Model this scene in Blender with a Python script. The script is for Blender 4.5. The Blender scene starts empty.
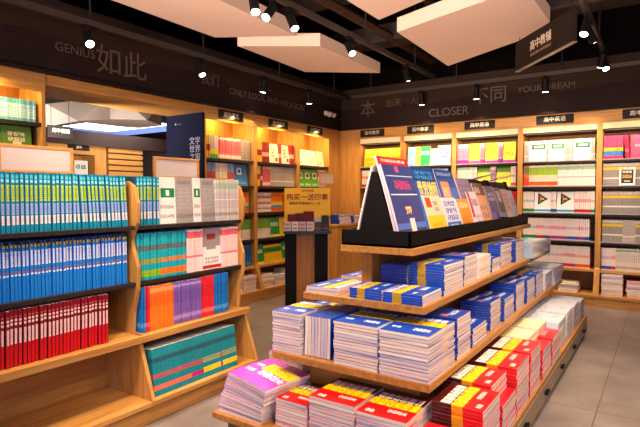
import bpy, bmesh, math, random
from math import sin, cos, pi, radians, atan, sqrt
from mathutils import Vector, Matrix
random.seed(7)
C = bpy.context.scene.collection
D = bpy.data
S = bpy.context.scene

# ------------------------------------------------------------------ camera, world, exposure, lights
FPX = 513.5
cam = D.cameras.new('camera'); camo = D.objects.new('camera', cam); C.objects.link(camo)
cam.sensor_width = 36; cam.lens = FPX * 36 / 640; cam.clip_start = .05; cam.clip_end = 60
camo.location = (0, 0, 1.25)
camo.rotation_euler = (pi/2 - atan(19.5/FPX), 0, atan(347/FPX))
S.camera = camo
w = D.worlds.new('world'); S.world = w; w.use_nodes = True
bg = w.node_tree.nodes['Background']; bg.inputs[0].default_value = (.62, .66, 1, 1); bg.inputs[1].default_value = .07
S.view_settings.view_transform = 'Standard'; S.view_settings.look = 'None'
S.view_settings.exposure = 0.68; S.view_settings.gamma = 1; S.view_settings.use_curve_mapping = False
WARM = (1, .74, .5)
def area(name, loc, target, sx, sy, power, col=WARM, spread=180):
    l = D.lights.new(name, 'AREA'); l.shape = 'RECTANGLE'; l.size = sx; l.size_y = sy; l.energy = power; l.color = col
    l.spread = radians(spread)
    o = D.objects.new(name, l); C.objects.link(o); o.location = loc
    o.rotation_euler = (Vector(target) - Vector(loc)).to_track_quat('-Z', 'Y').to_euler()
    return o
def spot(loc, target, power, size=60, col=WARM, rad=.04, blend=.7):
    l = D.lights.new('lamp_or_added_spot', 'SPOT'); l.energy = power; l.color = col; l.spot_size = radians(size)
    l.spot_blend = blend; l.shadow_soft_size = rad
    o = D.objects.new('lamp_or_added_spot', l); C.objects.link(o); o.location = loc
    o.rotation_euler = (Vector(target) - Vector(loc)).to_track_quat('-Z', 'Y').to_euler()
    return o
area('shop_front_daylight', (.8, -2.6, 1.7), (-1.2, 2.0, .5), 3.0, 2.0, 52, (.5, .58, 1))
area('added_panel_uplight', (-1.2, -1.6, .85), (-2.0, 4.0, 3.2), 4.0, .5, 48, (1, .74, .58), 42)  # warm uplight added behind the camera to brighten the ceiling panels
area('ceiling_bounce', (-1.8, 3.2, 3.1), (-1.8, 3.2, 0), 4.0, 5.0, 20, (1, .76, .56))

# ------------------------------------------------------------------ helpers
def lin(c):
    if isinstance(c, str):
        c = [int(c[i:i+2], 16)/255 for i in (0, 2, 4)]
    return tuple((v/12.92 if v <= .04045 else ((v+.055)/1.055)**2.4) for v in c) + (1,)
_m = {}
def mat(name, col='808080', rough=.6, spec=.3, emit=0, metal=0, noise=0, nscale=8):
    if name in _m: return _m[name]
    m = D.materials.new(name); m.use_nodes = True; nt = m.node_tree; b = nt.nodes['Principled BSDF']
    c = lin(col)
    b.inputs['Base Color'].default_value = c; b.inputs['Roughness'].default_value = rough
    b.inputs['Specular IOR Level'].default_value = spec; b.inputs['Metallic'].default_value = metal
    if emit:
        b.inputs['Emission Color'].default_value = c; b.inputs['Emission Strength'].default_value = emit
    if noise:
        tc = nt.nodes.new('ShaderNodeTexCoord'); n = nt.nodes.new('ShaderNodeTexNoise'); n.inputs['Scale'].default_value = nscale
        n.inputs['Detail'].default_value = 6
        nt.links.new(tc.outputs['Object'], n.inputs['Vector'])
        mx = nt.nodes.new('ShaderNodeMix'); mx.data_type = 'RGBA'
        mx.inputs[6].default_value = tuple(v*(1-noise) for v in c[:3])+(1,); mx.inputs[7].default_value = tuple(min(1, v*(1+noise)) for v in c[:3])+(1,)
        nt.links.new(n.outputs['Fac'], mx.inputs[0]); nt.links.new(mx.outputs[2], b.inputs['Base Color'])
    _m[name] = m; return m
def wood(name, axis, a='CC9650', b2='A87238', rough=.42):
    if name in _m: return _m[name]
    m = D.materials.new(name); m.use_nodes = True; nt = m.node_tree; b = nt.nodes['Principled BSDF']
    b.inputs['Roughness'].default_value = rough; b.inputs['Specular IOR Level'].default_value = .3
    tc = nt.nodes.new('ShaderNodeTexCoord'); mp = nt.nodes.new('ShaderNodeMapping')
    sc = [26, 26, 26]; sc['XYZ'.index(axis)] = 1.3; mp.inputs['Scale'].default_value = sc
    n = nt.nodes.new('ShaderNodeTexNoise'); n.inputs['Scale'].default_value = 1.6; n.inputs['Detail'].default_value = 7; n.inputs['Distortion'].default_value = .6
    cr = nt.nodes.new('ShaderNodeValToRGB'); cr.color_ramp.elements[0].position = .3; cr.color_ramp.elements[1].position = .7
    cr.color_ramp.elements[0].color = lin(b2); cr.color_ramp.elements[1].color = lin(a)
    nt.links.new(tc.outputs['Object'], mp.inputs[0]); nt.links.new(mp.outputs[0], n.inputs['Vector'])
    nt.links.new(n.outputs['Fac'], cr.inputs[0]); nt.links.new(cr.outputs[0], b.inputs['Base Color'])
    _m[name] = m; return m
def rects(name, base, rl, ax='XZ', rough=.38, grain=0):
    """printed surface: rectangles (u0,u1,v0,v1,colour[,nu,nv,density]) over a base colour in the mesh's own 0..1 box"""
    if name in _m: return _m[name]
    m = D.materials.new(name); m.use_nodes = True; nt = m.node_tree; N = nt.nodes; L = nt.links; b = N['Principled BSDF']
    b.inputs['Roughness'].default_value = rough; b.inputs['Specular IOR Level'].default_value = .35
    tc = N.new('ShaderNodeTexCoord'); sp = N.new('ShaderNodeSeparateXYZ'); L.new(tc.outputs['Generated'], sp.inputs[0])
    u = sp.outputs['XYZ'.index(ax[0])]; v = sp.outputs['XYZ'.index(ax[1])]
    def math_(op, a, c):
        k = N.new('ShaderNodeMath'); k.operation = op
        for i, q in enumerate((a, c)):
            if isinstance(q, (int, float)): k.inputs[i].default_value = q
            else: L.new(q, k.inputs[i])
        return k.outputs[0]
    cur = lin(base)
    for r in rl:
        u0, u1, v0, v1, col = r[:5]; f = None
        def mul(f, g): return g if f is None else math_('MULTIPLY', f, g)
        if u0 > 0: f = mul(f, math_('GREATER_THAN', u, u0))
        if u1 < 1: f = mul(f, math_('LESS_THAN', u, u1))
        if v0 > 0: f = mul(f, math_('GREATER_THAN', v, v0))
        if v1 < 1: f = mul(f, math_('LESS_THAN', v, v1))
        if len(r) > 5:
            nu, nv, dens = r[5:8]
            cu = math_('MULTIPLY', math_('SUBTRACT', u, u0), nu/(u1-u0)); cv = math_('MULTIPLY', math_('SUBTRACT', v, v0), nv/(v1-v0))
            fu = math_('FRACT', cu, 0); fv = math_('FRACT', cv, 0)
            if nu > 1: f = mul(f, math_('LESS_THAN', fu, .84))
            if nv > 1: f = mul(f, math_('LESS_THAN', fv, .74))
            if dens < 1:
                cb = N.new('ShaderNodeCombineXYZ'); L.new(cu, cb.inputs[0]); L.new(cv, cb.inputs[1])
                nz = N.new('ShaderNodeTexNoise'); nz.inputs['Scale'].default_value = 3.1; nz.inputs['Detail'].default_value = 1; L.new(cb.outputs[0], nz.inputs['Vector'])
                f = mul(f, math_('GREATER_THAN', nz.outputs['Fac'], .5 + (.5-dens)*.3))
        mx = N.new('ShaderNodeMix'); mx.data_type = 'RGBA'
        if f is None: mx.inputs[0].default_value = 1
        else: L.new(f, mx.inputs[0])
        if isinstance(cur, tuple): mx.inputs[6].default_value = cur
        else: L.new(cur, mx.inputs[6])
        mx.inputs[7].default_value = lin(col); cur = mx.outputs[2]
    if isinstance(cur, tuple): b.inputs['Base Color'].default_value = cur
    else: L.new(cur, b.inputs['Base Color'])
    _m[name] = m; return m
def pages_mat():
    if 'pages' in _m: return _m['pages']
    m = D.materials.new('pages'); m.use_nodes = True; nt = m.node_tree; N = nt.nodes; b = N['Principled BSDF']
    b.inputs['Roughness'].default_value = .85; b.inputs['Specular IOR Level'].default_value = .1
    tc = N.new('ShaderNodeTexCoord'); oi = N.new('ShaderNodeObjectInfo')
    mp = N.new('ShaderNodeMapping'); mp.inputs['Scale'].default_value = (5, 5, 620)
    n = N.new('ShaderNodeTexNoise'); n.inputs['Scale'].default_value = 1; n.inputs['Detail'].default_value = 3
    nt.links.new(tc.outputs['Object'], mp.inputs[0]); nt.links.new(mp.outputs[0], n.inputs['Vector'])
    cr = N.new('ShaderNodeValToRGB'); cr.color_ramp.elements[0].position = .32; cr.color_ramp.elements[1].position = .62
    cr.color_ramp.elements[0].color = lin('D2C8C4'); cr.color_ramp.elements[1].color = lin('FCF6F0')
    nt.links.new(n.outputs['Fac'], cr.inputs[0])
    r2 = N.new('ShaderNodeValToRGB'); r2.color_ramp.elements[0].color = lin('D2D0E6'); r2.color_ramp.elements[1].color = lin('FFFAF0'); r2.color_ramp.elements.new(.45).color = lin('F6E2D8')
    nt.links.new(oi.outputs['Random'], r2.inputs[0])
    mx = N.new('ShaderNodeMix'); mx.data_type = 'RGBA'; mx.blend_type = 'MULTIPLY'; mx.inputs[0].default_value = 1
    nt.links.new(cr.outputs[0], mx.inputs[6]); nt.links.new(r2.outputs[0], mx.inputs[7]); nt.links.new(mx.outputs[2], b.inputs['Base Color'])
    _m['pages'] = m; return m

class MB:
    def __init__(s): s.v = []; s.f = []; s.m = []
    def add(s, vs, fs, mi=0):
        k = len(s.v); s.v += [tuple(p) for p in vs]; s.f += [tuple(k+i for i in f) for f in fs]; s.m += [mi]*len(fs); return s
    def box(s, x0, x1, y0, y1, z0, z1, mi=0):
        return s.add([(x0,y0,z0),(x1,y0,z0),(x1,y1,z0),(x0,y1,z0),(x0,y0,z1),(x1,y0,z1),(x1,y1,z1),(x0,y1,z1)],
                     [(0,3,2,1),(4,5,6,7),(0,1,5,4),(1,2,6,5),(2,3,7,6),(3,0,4,7)], mi)
    def prism(s, poly, axis, a, b, mi=0):   # poly in the two other axes, in XYZ order
        def P(p, q): return (q,)+tuple(p) if axis == 'X' else ((p[0], q, p[1]) if axis == 'Y' else (p[0], p[1], q))
        n = len(poly); vs = [P(p, a) for p in poly]+[P(p, b) for p in poly]
        return s.add(vs, [tuple(range(n))[::-1], tuple(range(n, 2*n))]+[(i, (i+1) % n, n+(i+1) % n, n+i) for i in range(n)], mi)
    def tube(s, p0, p1, r0, r1=None, n=16, mi=0):
        p0 = Vector(p0); p1 = Vector(p1); r1 = r0 if r1 is None else r1; d = (p1-p0).normalized()
        a = d.orthogonal().normalized(); b = d.cross(a); vs = []
        for p, r in ((p0, r0), (p1, r1)):
            for i in range(n): t = 2*pi*i/n; vs.append(p+a*cos(t)*r+b*sin(t)*r)
        return s.add(vs, [tuple(range(n))[::-1], tuple(range(n, 2*n))]+[(i, (i+1) % n, n+(i+1) % n, n+i) for i in range(n)], mi)
    def mesh(s, name, mats):
        me = D.meshes.new(name); me.from_pydata(s.v, [], s.f)
        for m in (mats if isinstance(mats, (list, tuple)) else [mats]): me.materials.append(m)
        me.polygons.foreach_set('material_index', s.m); me.update()
        bm = bmesh.new(); bm.from_mesh(me); bmesh.ops.recalc_face_normals(bm, faces=bm.faces); bm.to_mesh(me); bm.free()
        return me
    def build(s, name, mats, parent=None, loc=None, bevel=0):
        o = D.objects.new(name, s.mesh(name, mats)); C.objects.link(o)
        if parent: o.parent = parent
        if loc: o.location = loc
        if bevel:
            bv = o.modifiers.new('bevel', 'BEVEL'); bv.width = bevel; bv.segments = 2; bv.limit_method = 'ANGLE'
        return o
def tag(o, label=None, cat=None, group=None, kind=None):
    if label: o['label'] = label
    if cat: o['category'] = cat
    if group: o['group'] = group
    if kind: o['kind'] = kind
    return o
def thing(name, label, cat, loc=(0,0,0), rz=0, group=None):
    o = D.objects.new(name, None); C.objects.link(o); o.location = loc; o.rotation_euler = (0, 0, rz); o.empty_display_size = .05
    return tag(o, label, cat, group)
def struct(o): o['kind'] = 'structure'; return o
FONT = {}
def text(s, size, m, parent, loc, rot, name='lettering', ex=.0008, align='CENTER', label=None, offset=0, width=1):
    cu = D.curves.new(name, 'FONT'); cu.body = s; cu.size = size; cu.align_x = align; cu.align_y = 'CENTER'; cu.extrude = ex; cu.offset = offset
    t = D.objects.new('tmp', cu); C.objects.link(t)
    dg = bpy.context.evaluated_depsgraph_get(); me = D.meshes.new_from_object(t.evaluated_get(dg)); D.objects.remove(t)
    me.materials.clear(); me.materials.append(m)
    o = D.objects.new(name, me); C.objects.link(o); o.location = loc; o.rotation_euler = rot; o.scale = (width, 1, 1)
    if parent: o.parent = parent
    if label: o['label'] = label
    return o
RB = (pi/2, 0, 0)          # text on a wall facing -Y
RL = (pi/2, 0, pi/2)       # text on a wall facing +X

# ------------------------------------------------------------------ materials
W_X = wood('wood_grain_along_x', 'X'); W_Y = wood('wood_grain_along_y', 'Y'); W_Z = wood('wood_grain_along_z', 'Z')
PG = pages_mat()
SHELFD = mat('dark_shelf', '2A2322', .5)
BLACK = mat('black_paint', '0B0808', .6, spec=.15)
BLACKM = mat('black_matt', '17120F', .7)
WHITE = mat('white_card', 'F0ECEA', .6)
CREAM = mat('sign_lettering_cream', 'E8D8C0', .5)
NAVY = mat('navy_panel', '0C1026', .75, spec=.08, noise=.3, nscale=3)
GOLD = mat('dull_gold_lettering', '56463A', .5)

# ------------------------------------------------------------------ the room shell
def floor_mat():
    m = D.materials.new('floor_tile'); m.use_nodes = True; nt = m.node_tree; N = nt.nodes; b = N['Principled BSDF']
    b.inputs['Roughness'].default_value = .38; b.inputs['Specular IOR Level'].default_value = .35
    tc = N.new('ShaderNodeTexCoord'); br = N.new('ShaderNodeTexBrick'); br.offset = 0; br.inputs['Scale'].default_value = 1
    br.inputs['Brick Width'].default_value = .8; br.inputs['Row Height'].default_value = .8; br.inputs['Mortar Size'].default_value = .003
    mp = N.new('ShaderNodeMapping'); mp.inputs['Location'].default_value = (-.49, -.1, 0)
    nt.links.new(tc.outputs['Object'], mp.inputs[0]); nt.links.new(mp.outputs[0], br.inputs['Vector'])
    n = N.new('ShaderNodeTexNoise'); n.inputs['Scale'].default_value = 3; n.inputs['Detail'].default_value = 9; nt.links.new(tc.outputs['Object'], n.inputs['Vector'])
    cr = N.new('ShaderNodeValToRGB'); cr.color_ramp.elements[0].position = .3; cr.color_ramp.elements[1].position = .72
    cr.color_ramp.elements[0].color = lin('6C6160'); cr.color_ramp.elements[1].color = lin('8E827E')
    nt.links.new(n.outputs['Fac'], cr.inputs[0]); nt.links.new(cr.outputs[0], br.inputs['Color1']); nt.links.new(cr.outputs[0], br.inputs['Color2'])
    br.inputs['Mortar'].default_value = lin('4E4744'); nt.links.new(br.outputs['Color'], b.inputs['Base Color'])
    return m
struct(MB().box(-9, 2.4, -1, 7.2, -.05, 0).build('floor', floor_mat()))
CEIL = mat('ceiling_black', '0A0706', .9, spec=.03)
struct(MB().box(-9, 2.4, -1, 7.2, 3.45, 3.5).build('ceiling', CEIL))
FZ0, FZ1 = 2.18, 2.62
def band_mat():
    m = D.materials.new('printed_dark_fascia'); m.use_nodes = True; nt = m.node_tree; N = nt.nodes; b = N['Principled BSDF']
    b.inputs['Roughness'].default_value = .8; b.inputs['Specular IOR Level'].default_value = .08
    tc = N.new('ShaderNodeTexCoord'); br = N.new('ShaderNodeTexBrick'); br.inputs['Scale'].default_value = 9; br.inputs['Mortar Size'].default_value = .03
    sp = N.new('ShaderNodeSeparateXYZ'); cb = N.new('ShaderNodeCombineXYZ'); ad = N.new('ShaderNodeMath'); ad.operation = 'ADD'
    nt.links.new(tc.outputs['Object'], sp.inputs[0]); nt.links.new(sp.outputs[0], ad.inputs[0]); nt.links.new(sp.outputs[1], ad.inputs[1])
    nt.links.new(ad.outputs[0], cb.inputs[0]); nt.links.new(sp.outputs[2], cb.inputs[1]); nt.links.new(cb.outputs[0], br.inputs['Vector'])
    br.inputs['Color1'].default_value = lin('2C1F1D'); br.inputs['Color2'].default_value = lin('271B19'); br.inputs['Mortar'].default_value = lin('1F1514')
    gt = N.new('ShaderNodeMath'); gt.operation = 'GREATER_THAN'
    nz = N.new('ShaderNodeTexNoise'); nz.inputs['Scale'].default_value = 1.2; nt.links.new(cb.outputs[0], nz.inputs['Vector'])
    ad2 = N.new('ShaderNodeMath'); ad2.operation = 'MULTIPLY_ADD'; nt.links.new(nz.outputs['Fac'], ad2.inputs[0]); ad2.inputs[1].default_value = .3; nt.links.new(sp.outputs[2], ad2.inputs[2])
    gt.inputs[1].default_value = 2.62; nt.links.new(ad2.outputs[0], gt.inputs[0])
    mx = N.new('ShaderNodeMix'); mx.data_type = 'RGBA'; nt.links.new(gt.outputs[0], mx.inputs[0]); nt.links.new(br.outputs['Color'], mx.inputs[6]); mx.inputs[7].default_value = lin('31231A')
    nt.links.new(mx.outputs[2], b.inputs['Base Color'])
    return m
BAND = band_mat()
BEAM = mat('brown_beam', '30241F', .8, spec=.05)
XW = -4.03          # front plane of the left wall cases
YW = 6.5            # front plane of the back wall cases
struct(MB().box(-4.45, XW+.03, .2, 7.0, FZ0+.02, FZ1).box(XW+.02, XW+.05, .2, YW+.0, FZ0, FZ0+.025).build('trim_1', [BAND])).name = 'trim_1'
struct(MB().box(XW+.03, 2.4, YW-.03, 7.0, FZ0+.02, FZ1).box(XW+.03, 2.4, YW-.055, YW-.02, FZ0, FZ0+.025).build('trim_2', [BAND]))
struct(MB().box(-4.5, XW+.08, .2, 7.0, FZ1, FZ1+.13).build('trim_3', [BEAM]))
struct(MB().box(XW+.08, 2.4, YW-.08, 7.0, FZ1, FZ1+.13).build('trim_4', [BEAM]))
struct(MB().box(-4.6, -4.5, .2, 7.1, FZ1, 3.45).build('wall_left', CEIL))
struct(MB().box(-4.6, 2.4, 7.0, 7.1, 0, 3.45).build('wall_back', CEIL))
# lintel over the opening with its timber soffit
struct(MB().box(-4.55, XW, 2.14, 3.8, 2.1, FZ0).build('trim_5', [W_Y]))
# words on the fascia
def fasc(s, p0, size, wall, cat='sign', width=1):
    if wall == 'L': o = text(s, size, GOLD, None, (XW+.032, p0[0], p0[1]), RL, 'fascia_lettering', width=width)
    else: o = text(s, size, GOLD, None, (p0[0], YW-.032, p0[1]), RB, 'fascia_lettering', width=width)
    return o
for s, p, sz, wl, lb in (
    ('E', (2.5, 2.52), .16, 'L', 'large faint serif letter E on the dark fascia'),
    ('GENIUS', (2.38, 2.41), .10, 'L', 'faint gold word GENIUS on the dark fascia'),
    ('如此', (2.81, 2.38), .26, 'L', 'two large faint outlined characters on fascia over the opening'),
    ('我们', (3.86, 2.44), .13, 'L', 'two small faint characters on the fascia above the navy panel'),
    ('不一', (4.75, 2.49), .12, 'L', 'faint gold characters above the ONLY LOOK line on the fascia'),
    ('ONLY LOOK AND MEDIOCRE', (4.85, 2.38), .105, 'L', 'long faint English line on the fascia over the left wall cases'),
    ('本', (-3.55, 2.44), .26, 'B', 'large faint character on the back fascia nearest the corner'),
    ('出来', (-3.15, 2.5), .12, 'B', 'two small faint characters beside the large one on back fascia'),
    ('人生', (-2.8, 2.5), .1, 'B', 'two small faint characters above the word CLOSER on back fascia'),
    ('CLOSER', (-2.37, 2.31), .15, 'B', 'pale word CLOSER on the back fascia'),
    ('不同', (-1.85, 2.46), .22, 'B', 'large faint characters right of CLOSER on the back fascia'),
    ('YOUR DREAM', (-1.2, 2.49), .1, 'B', 'small gold English words on the back fascia at right')):
    tag(fasc(s, p, sz, wl), lb, 'lettering')

# ------------------------------------------------------------------ book titles (spine / cover print); z = height, y = depth on the cover
def T(name, base, rl, h=.27, d=.2, rough=.38): return dict(mat=rects(name, base, rl, 'YZ', rough), h=h, d=d)
def bands(*b):   # (v0,v1,colour[,text nv, density])
    return [(0, 1)+tuple(x[:3]) if len(x) == 3 else (0, 1, x[0], x[1], x[2], 1, x[3], x[4]) for x in b]
def TS(name, base, wide, narrow, edge, h=.27, d=.2):
    r = bands(*wide)+[(.2, .78)+q[2:] for q in bands(*narrow)]+[(0, .09, 0, 1, edge), (.93, 1, 0, 1, edge)]
    return dict(mat=rects(name, base, r, 'XZ', .38), h=h, d=d)
TT = dict(
 teal=TS('teal_series_cover', '0A84A4', [(0,.13,'0C8CAE')], [(.3,.48,'A8B4EC'),(.32,.46,'6E86D8',5,.6),(.52,.79,'CEDA1A'),(.54,.77,'5E9430',6,.55),(.83,.88,'9CE8F4'),(.9,.96,'58C8E0'),(.13,.28,'F6ECEA'),(.15,.26,'E8A8A0',4,.5)], '06506E', .275),
 blue=TS('blue_series_cover', '1682DE', [(.9,1,'0C2A58')], [(.42,.45,'F4F4FF'),(.465,.5,'B0604A'),(.58,.84,'ECE8F6'),(.6,.82,'7E96DC',8,.5),(.9,.95,'F0D42A')], '0C5AAE', .27),
 bluedark=T('navy_topped_blue_cover', '1270C8', bands((.0,.3,'F0D8D0'),(.3,.6,'E8C030'),(.6,.9,'1A78C8')), .27),
 red=TS('red_series_cover', '860A16', [(0,.4,'CC0A16')], [(.4,.67,'F6DCD8'),(.42,.66,'D8787C',12,.5),(.73,.775,'F8D8D4'),(.8,.84,'F8D0CC'),(.87,.895,'C86060')], '5A0610', .255),
 white_green=T('white_green_cover', 'EFEBE8', [(.15,.95,.56,.76,'138A4A'),(.45,.65,.6,.72,'F4F4F0',1,1,1),(.1,.9,.32,.4,'8A8480',4,1,.6),(.1,.9,.12,.2,'8A8480',6,1,.6)], .275, .19),
 grey_cover=T('grey_back_cover', 'A39A98', [(0,1,.1,.2,'6A625F',5,1,.5),(.1,.9,.85,.93,'7C7471',3,1,.6),(.1,.9,.3,.8,'B0A8A6',1,6,.8)], .275, .16),
 grey_spine=T('grey_spine_cover', 'CFC5C2', bands((.12,.2,'A89E9B'),(.3,.7,'BDB2AF',7,.6),(.5,.53,'E6DEDC'),(.78,.92,'A8BFA4')), .27),
 cyan_a=T('cyan_magenta_series_cover', '19A9B8', bands((.06,.2,'B8289A'),(.34,.42,'8C5AA0'),(.62,.74,'5E6E70'),(.8,.96,'20B4C0')), .265),
 cyan_b=T('cyan_lime_series_cover', '19A9B8', bands((.06,.2,'8CBC22'),(.34,.44,'9A9E48'),(.62,.74,'5E6E70'),(.8,.96,'20B4C0')), .265),
 cyan_c=T('cyan_orange_series_cover', '19A9B8', bands((.06,.2,'F07818'),(.34,.44,'C88858'),(.62,.74,'5E6E70'),(.8,.96,'20B4C0')), .265),
 pink_top=T('pink_topped_white_cover', 'F0DAD8', bands((0,.3,'EFD4D2'),(.34,.4,'E88088'),(.42,.78,'E6C2C0',8,.6),(.8,.95,'EE6A72')), .265),
 grey_round=T('grey_and_red_cover', 'F2EDEA', [(0,1,.02,.1,'C8202A'),(.15,.9,.14,.32,'8C8280',5,2,.6),(0,1,.55,1,'9C9391'),(.25,.75,.48,.56,'9C9391'),(.3,.75,.72,.86,'A03038')], .265, .2),
 orange=T('orange_series_cover', 'F0701C', bands((.1,.5,'F27A20'),(.55,.8,'E85C18',5,.6),(.85,.95,'F2A060')), .25),
 plainred=T('scarlet_series_cover', 'D8242E', bands((.1,.2,'E87078'),(.5,.8,'C01C28',5,.6)), .255),
 purple=T('purple_series_cover', '7C5AAE', bands((.1,.2,'A88ACC'),(.5,.8,'6A4A9C',5,.6),(.88,.94,'B49AD6')), .25),
 plainblue=T('azure_series_cover', '1673C4', bands((.1,.2,'4E9ADE'),(.5,.8,'1260A8',5,.6)), .255),
 deep_a=T('deep_teal_coral_cover', '1A8490', bands((.12,.22,'E8705A'),(.36,.46,'B05A62'),(.7,.8,'2A5A6A'),(.84,1,'1D8A94')), .262),
 deep_m=T('deep_teal_magenta_cover', '1A8490', bands((.12,.22,'C02878'),(.36,.46,'B05A62'),(.7,.8,'2A5A6A'),(.84,1,'1D8A94')), .262),
 deep_b=T('deep_teal_yellow_cover', '1A8490', bands((.12,.24,'E8CE28'),(.34,.48,'B8AE4A',3,.6),(.7,.8,'2A5A6A'),(.84,1,'1D8A94')), .262),
 yellowmag=T('yellow_magazine_cover', 'F2C61E', [(.1,.9,.35,.5,'C88A1E',5,1,.7),(.1,.5,.75,.9,'F8E27A',3,1,.7),(.1,.8,.1,.25,'E0A818',3,1,.7)], .26, .2),
 yel_spine=T('yellow_spine_cover', 'EEC42A', bands((.1,.3,'C8781E'),(.5,.8,'F4DC6A',4,.7)), .25),
 yg_face=T('lime_magazine_cover', 'A8CC2C', [(0,1,0,.14,'B03AA0'),(0,1,.14,.62,'ECE43A'),(.15,.85,.36,.56,'7C8A2A',3,1,.7),(.1,.9,.75,.9,'86B424',4,1,.6)], .26, .2),
 yg_spine=T('lilac_spine_cover', 'C49AB0', bands((0,.2,'A2309A'),(.3,.8,'8E6A86',6,.6),(.85,1,'D8B8C4')), .255),
 dg_face=T('green_yellow_magazine_cover', 'E8DE38', [(0,1,.7,1,'5E8420'),(.15,.8,.35,.5,'A89A2A',3,1,.7)], .255, .2),
 wg_face=T('white_magazine_green_label_cover', 'EAE8E2', [(.15,.95,.58,.84,'12633C'),(.3,.85,.66,.76,'E8F0EA',3,1,.8),(.1,.9,.38,.46,'B8A8A4',4,1,.6),(.1,.9,.1,.3,'DCD2CC',4,2,.6)], .25, .2),
 wpale=T('pale_spine_cover', 'E4D8D0', bands((.1,.2,'BCA8A0'),(.4,.8,'CDBEB6',6,.6),(.86,.94,'8CB090')), .25),
 og=T('orange_green_spine_cover', 'F0E4C8', bands((.04,.22,'E8602A'),(.28,.5,'F2D8C0'),(.52,.9,'A4C440')), .25),
 rg=T('red_green_spine_cover', 'D87858', bands((.04,.4,'E04A28'),(.6,.9,'7C8A50')), .25),
 wgr=T('white_green_top_spine_cover', 'EEE6E0', bands((.4,.44,'D8909A'),(.75,.92,'A8C8A0')), .25),
 tri=T('white_triangle_magazine_cover', 'F2EEEA', [(0,1,.05,.15,'2A9AC8'),(.22,.32,.38,.92,'1C1C1C'),(.32,.42,.43,.87,'1C1C1C'),(.42,.52,.48,.82,'1C1C1C'),(.52,.62,.53,.77,'1C1C1C'),(.62,.72,.58,.72,'1C1C1C'),(.72,.8,.62,.68,'1C1C1C'),(.34,.6,.6,.7,'E8B02A'),(.3,.42,.48,.6,'2C8A6A'),(.3,.42,.7,.8,'C84A3A')], .25, .2),
 wpr=T('white_red_bottom_spine_cover', 'F0E2DC', bands((.04,.18,'D01C28'),(.5,.66,'EE9A98')), .25),
 wpg=T('white_green_bottom_spine_cover', 'F0E2DC', bands((.04,.18,'1C9440'),(.5,.62,'A8CCC8')), .25),
 wpb=T('white_blue_bottom_spine_cover', 'EDE0DC', bands((.04,.18,'2458B4'),(.5,.62,'D8B8C8')), .25),
 wpm=T('white_magenta_bottom_spine_cover', 'EFDCDC', bands((.04,.18,'B0288C'),(.48,.64,'E89AB8')), .25),
 wpo=T('white_orange_bottom_spine_cover', 'F0E0D4', bands((.04,.18,'EC5A24'),(.48,.6,'F0B090')), .25),
 mc=T('rainbow_spine_cover', 'E8407A', bands((0,.12,'D8306A'),(.16,.34,'2A8CD0'),(.36,.5,'F0C22A'),(.55,1,'D84878')), .26),
 pink=T('crimson_spine_cover', 'D8285A', bands((.3,.42,'E86A8A')), .26),
 pinkf=T('pink_magazine_cover', 'E03C6E', [(.2,.8,.5,.6,'F0B0C0',4,1,.6)], .26, .2),
 gy=T('grey_yellow_spine_cover', '9C9490', bands((.3,.36,'EFE6DC'),(.4,.7,'8A827E',7,.5),(.7,.82,'E8C42C'),(.86,.98,'CFC2B8')), .25),
 gy2=T('pale_grey_spine_cover', 'C0B4AE', bands((.25,.3,'EFE6DC'),(.3,.8,'9E928C',7,.5)), .25),
 blackcard=T('black_framed_card_cover', 'F0E8E2', [(.12,.88,.12,.88,'14100E'),(.2,.8,.4,.6,'C8A040',4,1,.8),(.2,.8,.68,.82,'D8D0C8',3,1,.8),(.3,.7,.2,.28,'D8D0C8',4,1,.8)], .2, .15),
 yr=T('yellow_red_spine_cover', 'E8C03A', bands((0,.3,'E8B020'),(.32,.6,'B02828'),(.65,1,'D8CC50')), .25),
 redw=T('rose_spine_cover', 'D86A72', bands((.05,.2,'F0D0CC'),(.3,.8,'C8525C',6,.6),(.86,.95,'F0C8C4')), .25),
 gm=T('mixed_grey_green_spine_cover', 'B8B0A8', bands((0,.2,'58A848'),(.2,.4,'D8C83A'),(.5,.8,'C8A8B8')), .25),
 photo=T('grey_photo_spine_cover', 'A8988C', bands((.1,.9,'8C7C74',6,.5)), .24),
 wr_face=T('white_red_character_cover', 'F0E6DE', [(.3,.6,.3,.85,'B0282C',1,3,.6),(.65,.9,.1,.3,'B0282C')], .24, .17),
 dred=T('dark_red_spine_cover', 'A82830', bands((.3,.5,'E0B0A8')), .25),
 wface=T('white_leaflet_cover', 'E8E8E0', [(.1,.9,.5,.8,'C8D0C4',4,2,.6),(.1,.5,.1,.3,'9ACCC0')], .22, .2),
 greenf=T('bright_green_round_cover', '64B43A', [(.2,.8,.45,.8,'EEF4E4'),(.35,.65,.55,.72,'1E4A24'),(.1,.9,.08,.2,'E8F0D8',5,1,.6)], .25, .17),
 bluecirc=T('blue_circle_magazine_cover', '3C86C8', [(.3,.62,.52,.84,'F0F4F8'),(.38,.54,.6,.76,'28507A'),(.1,.9,.1,.2,'88BCE0',4,1,.6)], .25, .22),
 mixa=T('lilac_red_spine_cover', '9AA8D0', bands((0,.3,'E0D8E8'),(.3,.6,'D84A50'),(.6,1,'8CA0D0')), .25),
 mixb=T('cream_yellow_spine_cover', 'EEE2D0', bands((.1,.35,'E8CC2A'),(.6,.9,'D8C0A8',4,.6)), .25),
 orf=T('orange_stripe_cover', 'F08A24', bands((.05,.2,'E85820'),(.2,.34,'3C96C4'),(.34,.5,'F0C030'),(.8,.95,'E86A20')), .24),
 wtx=T('white_character_spine_cover', 'F0DCD2', bands((.15,.25,'9A4848',2,.8),(.4,.55,'A84848',2,.8),(.7,.85,'A86058',2,.8)), .24),
 gtop=T('green_topped_cover', 'EEDCCC', bands((0,.45,'F0E0D4'),(.5,1,'7CB43A')), .24),
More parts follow.
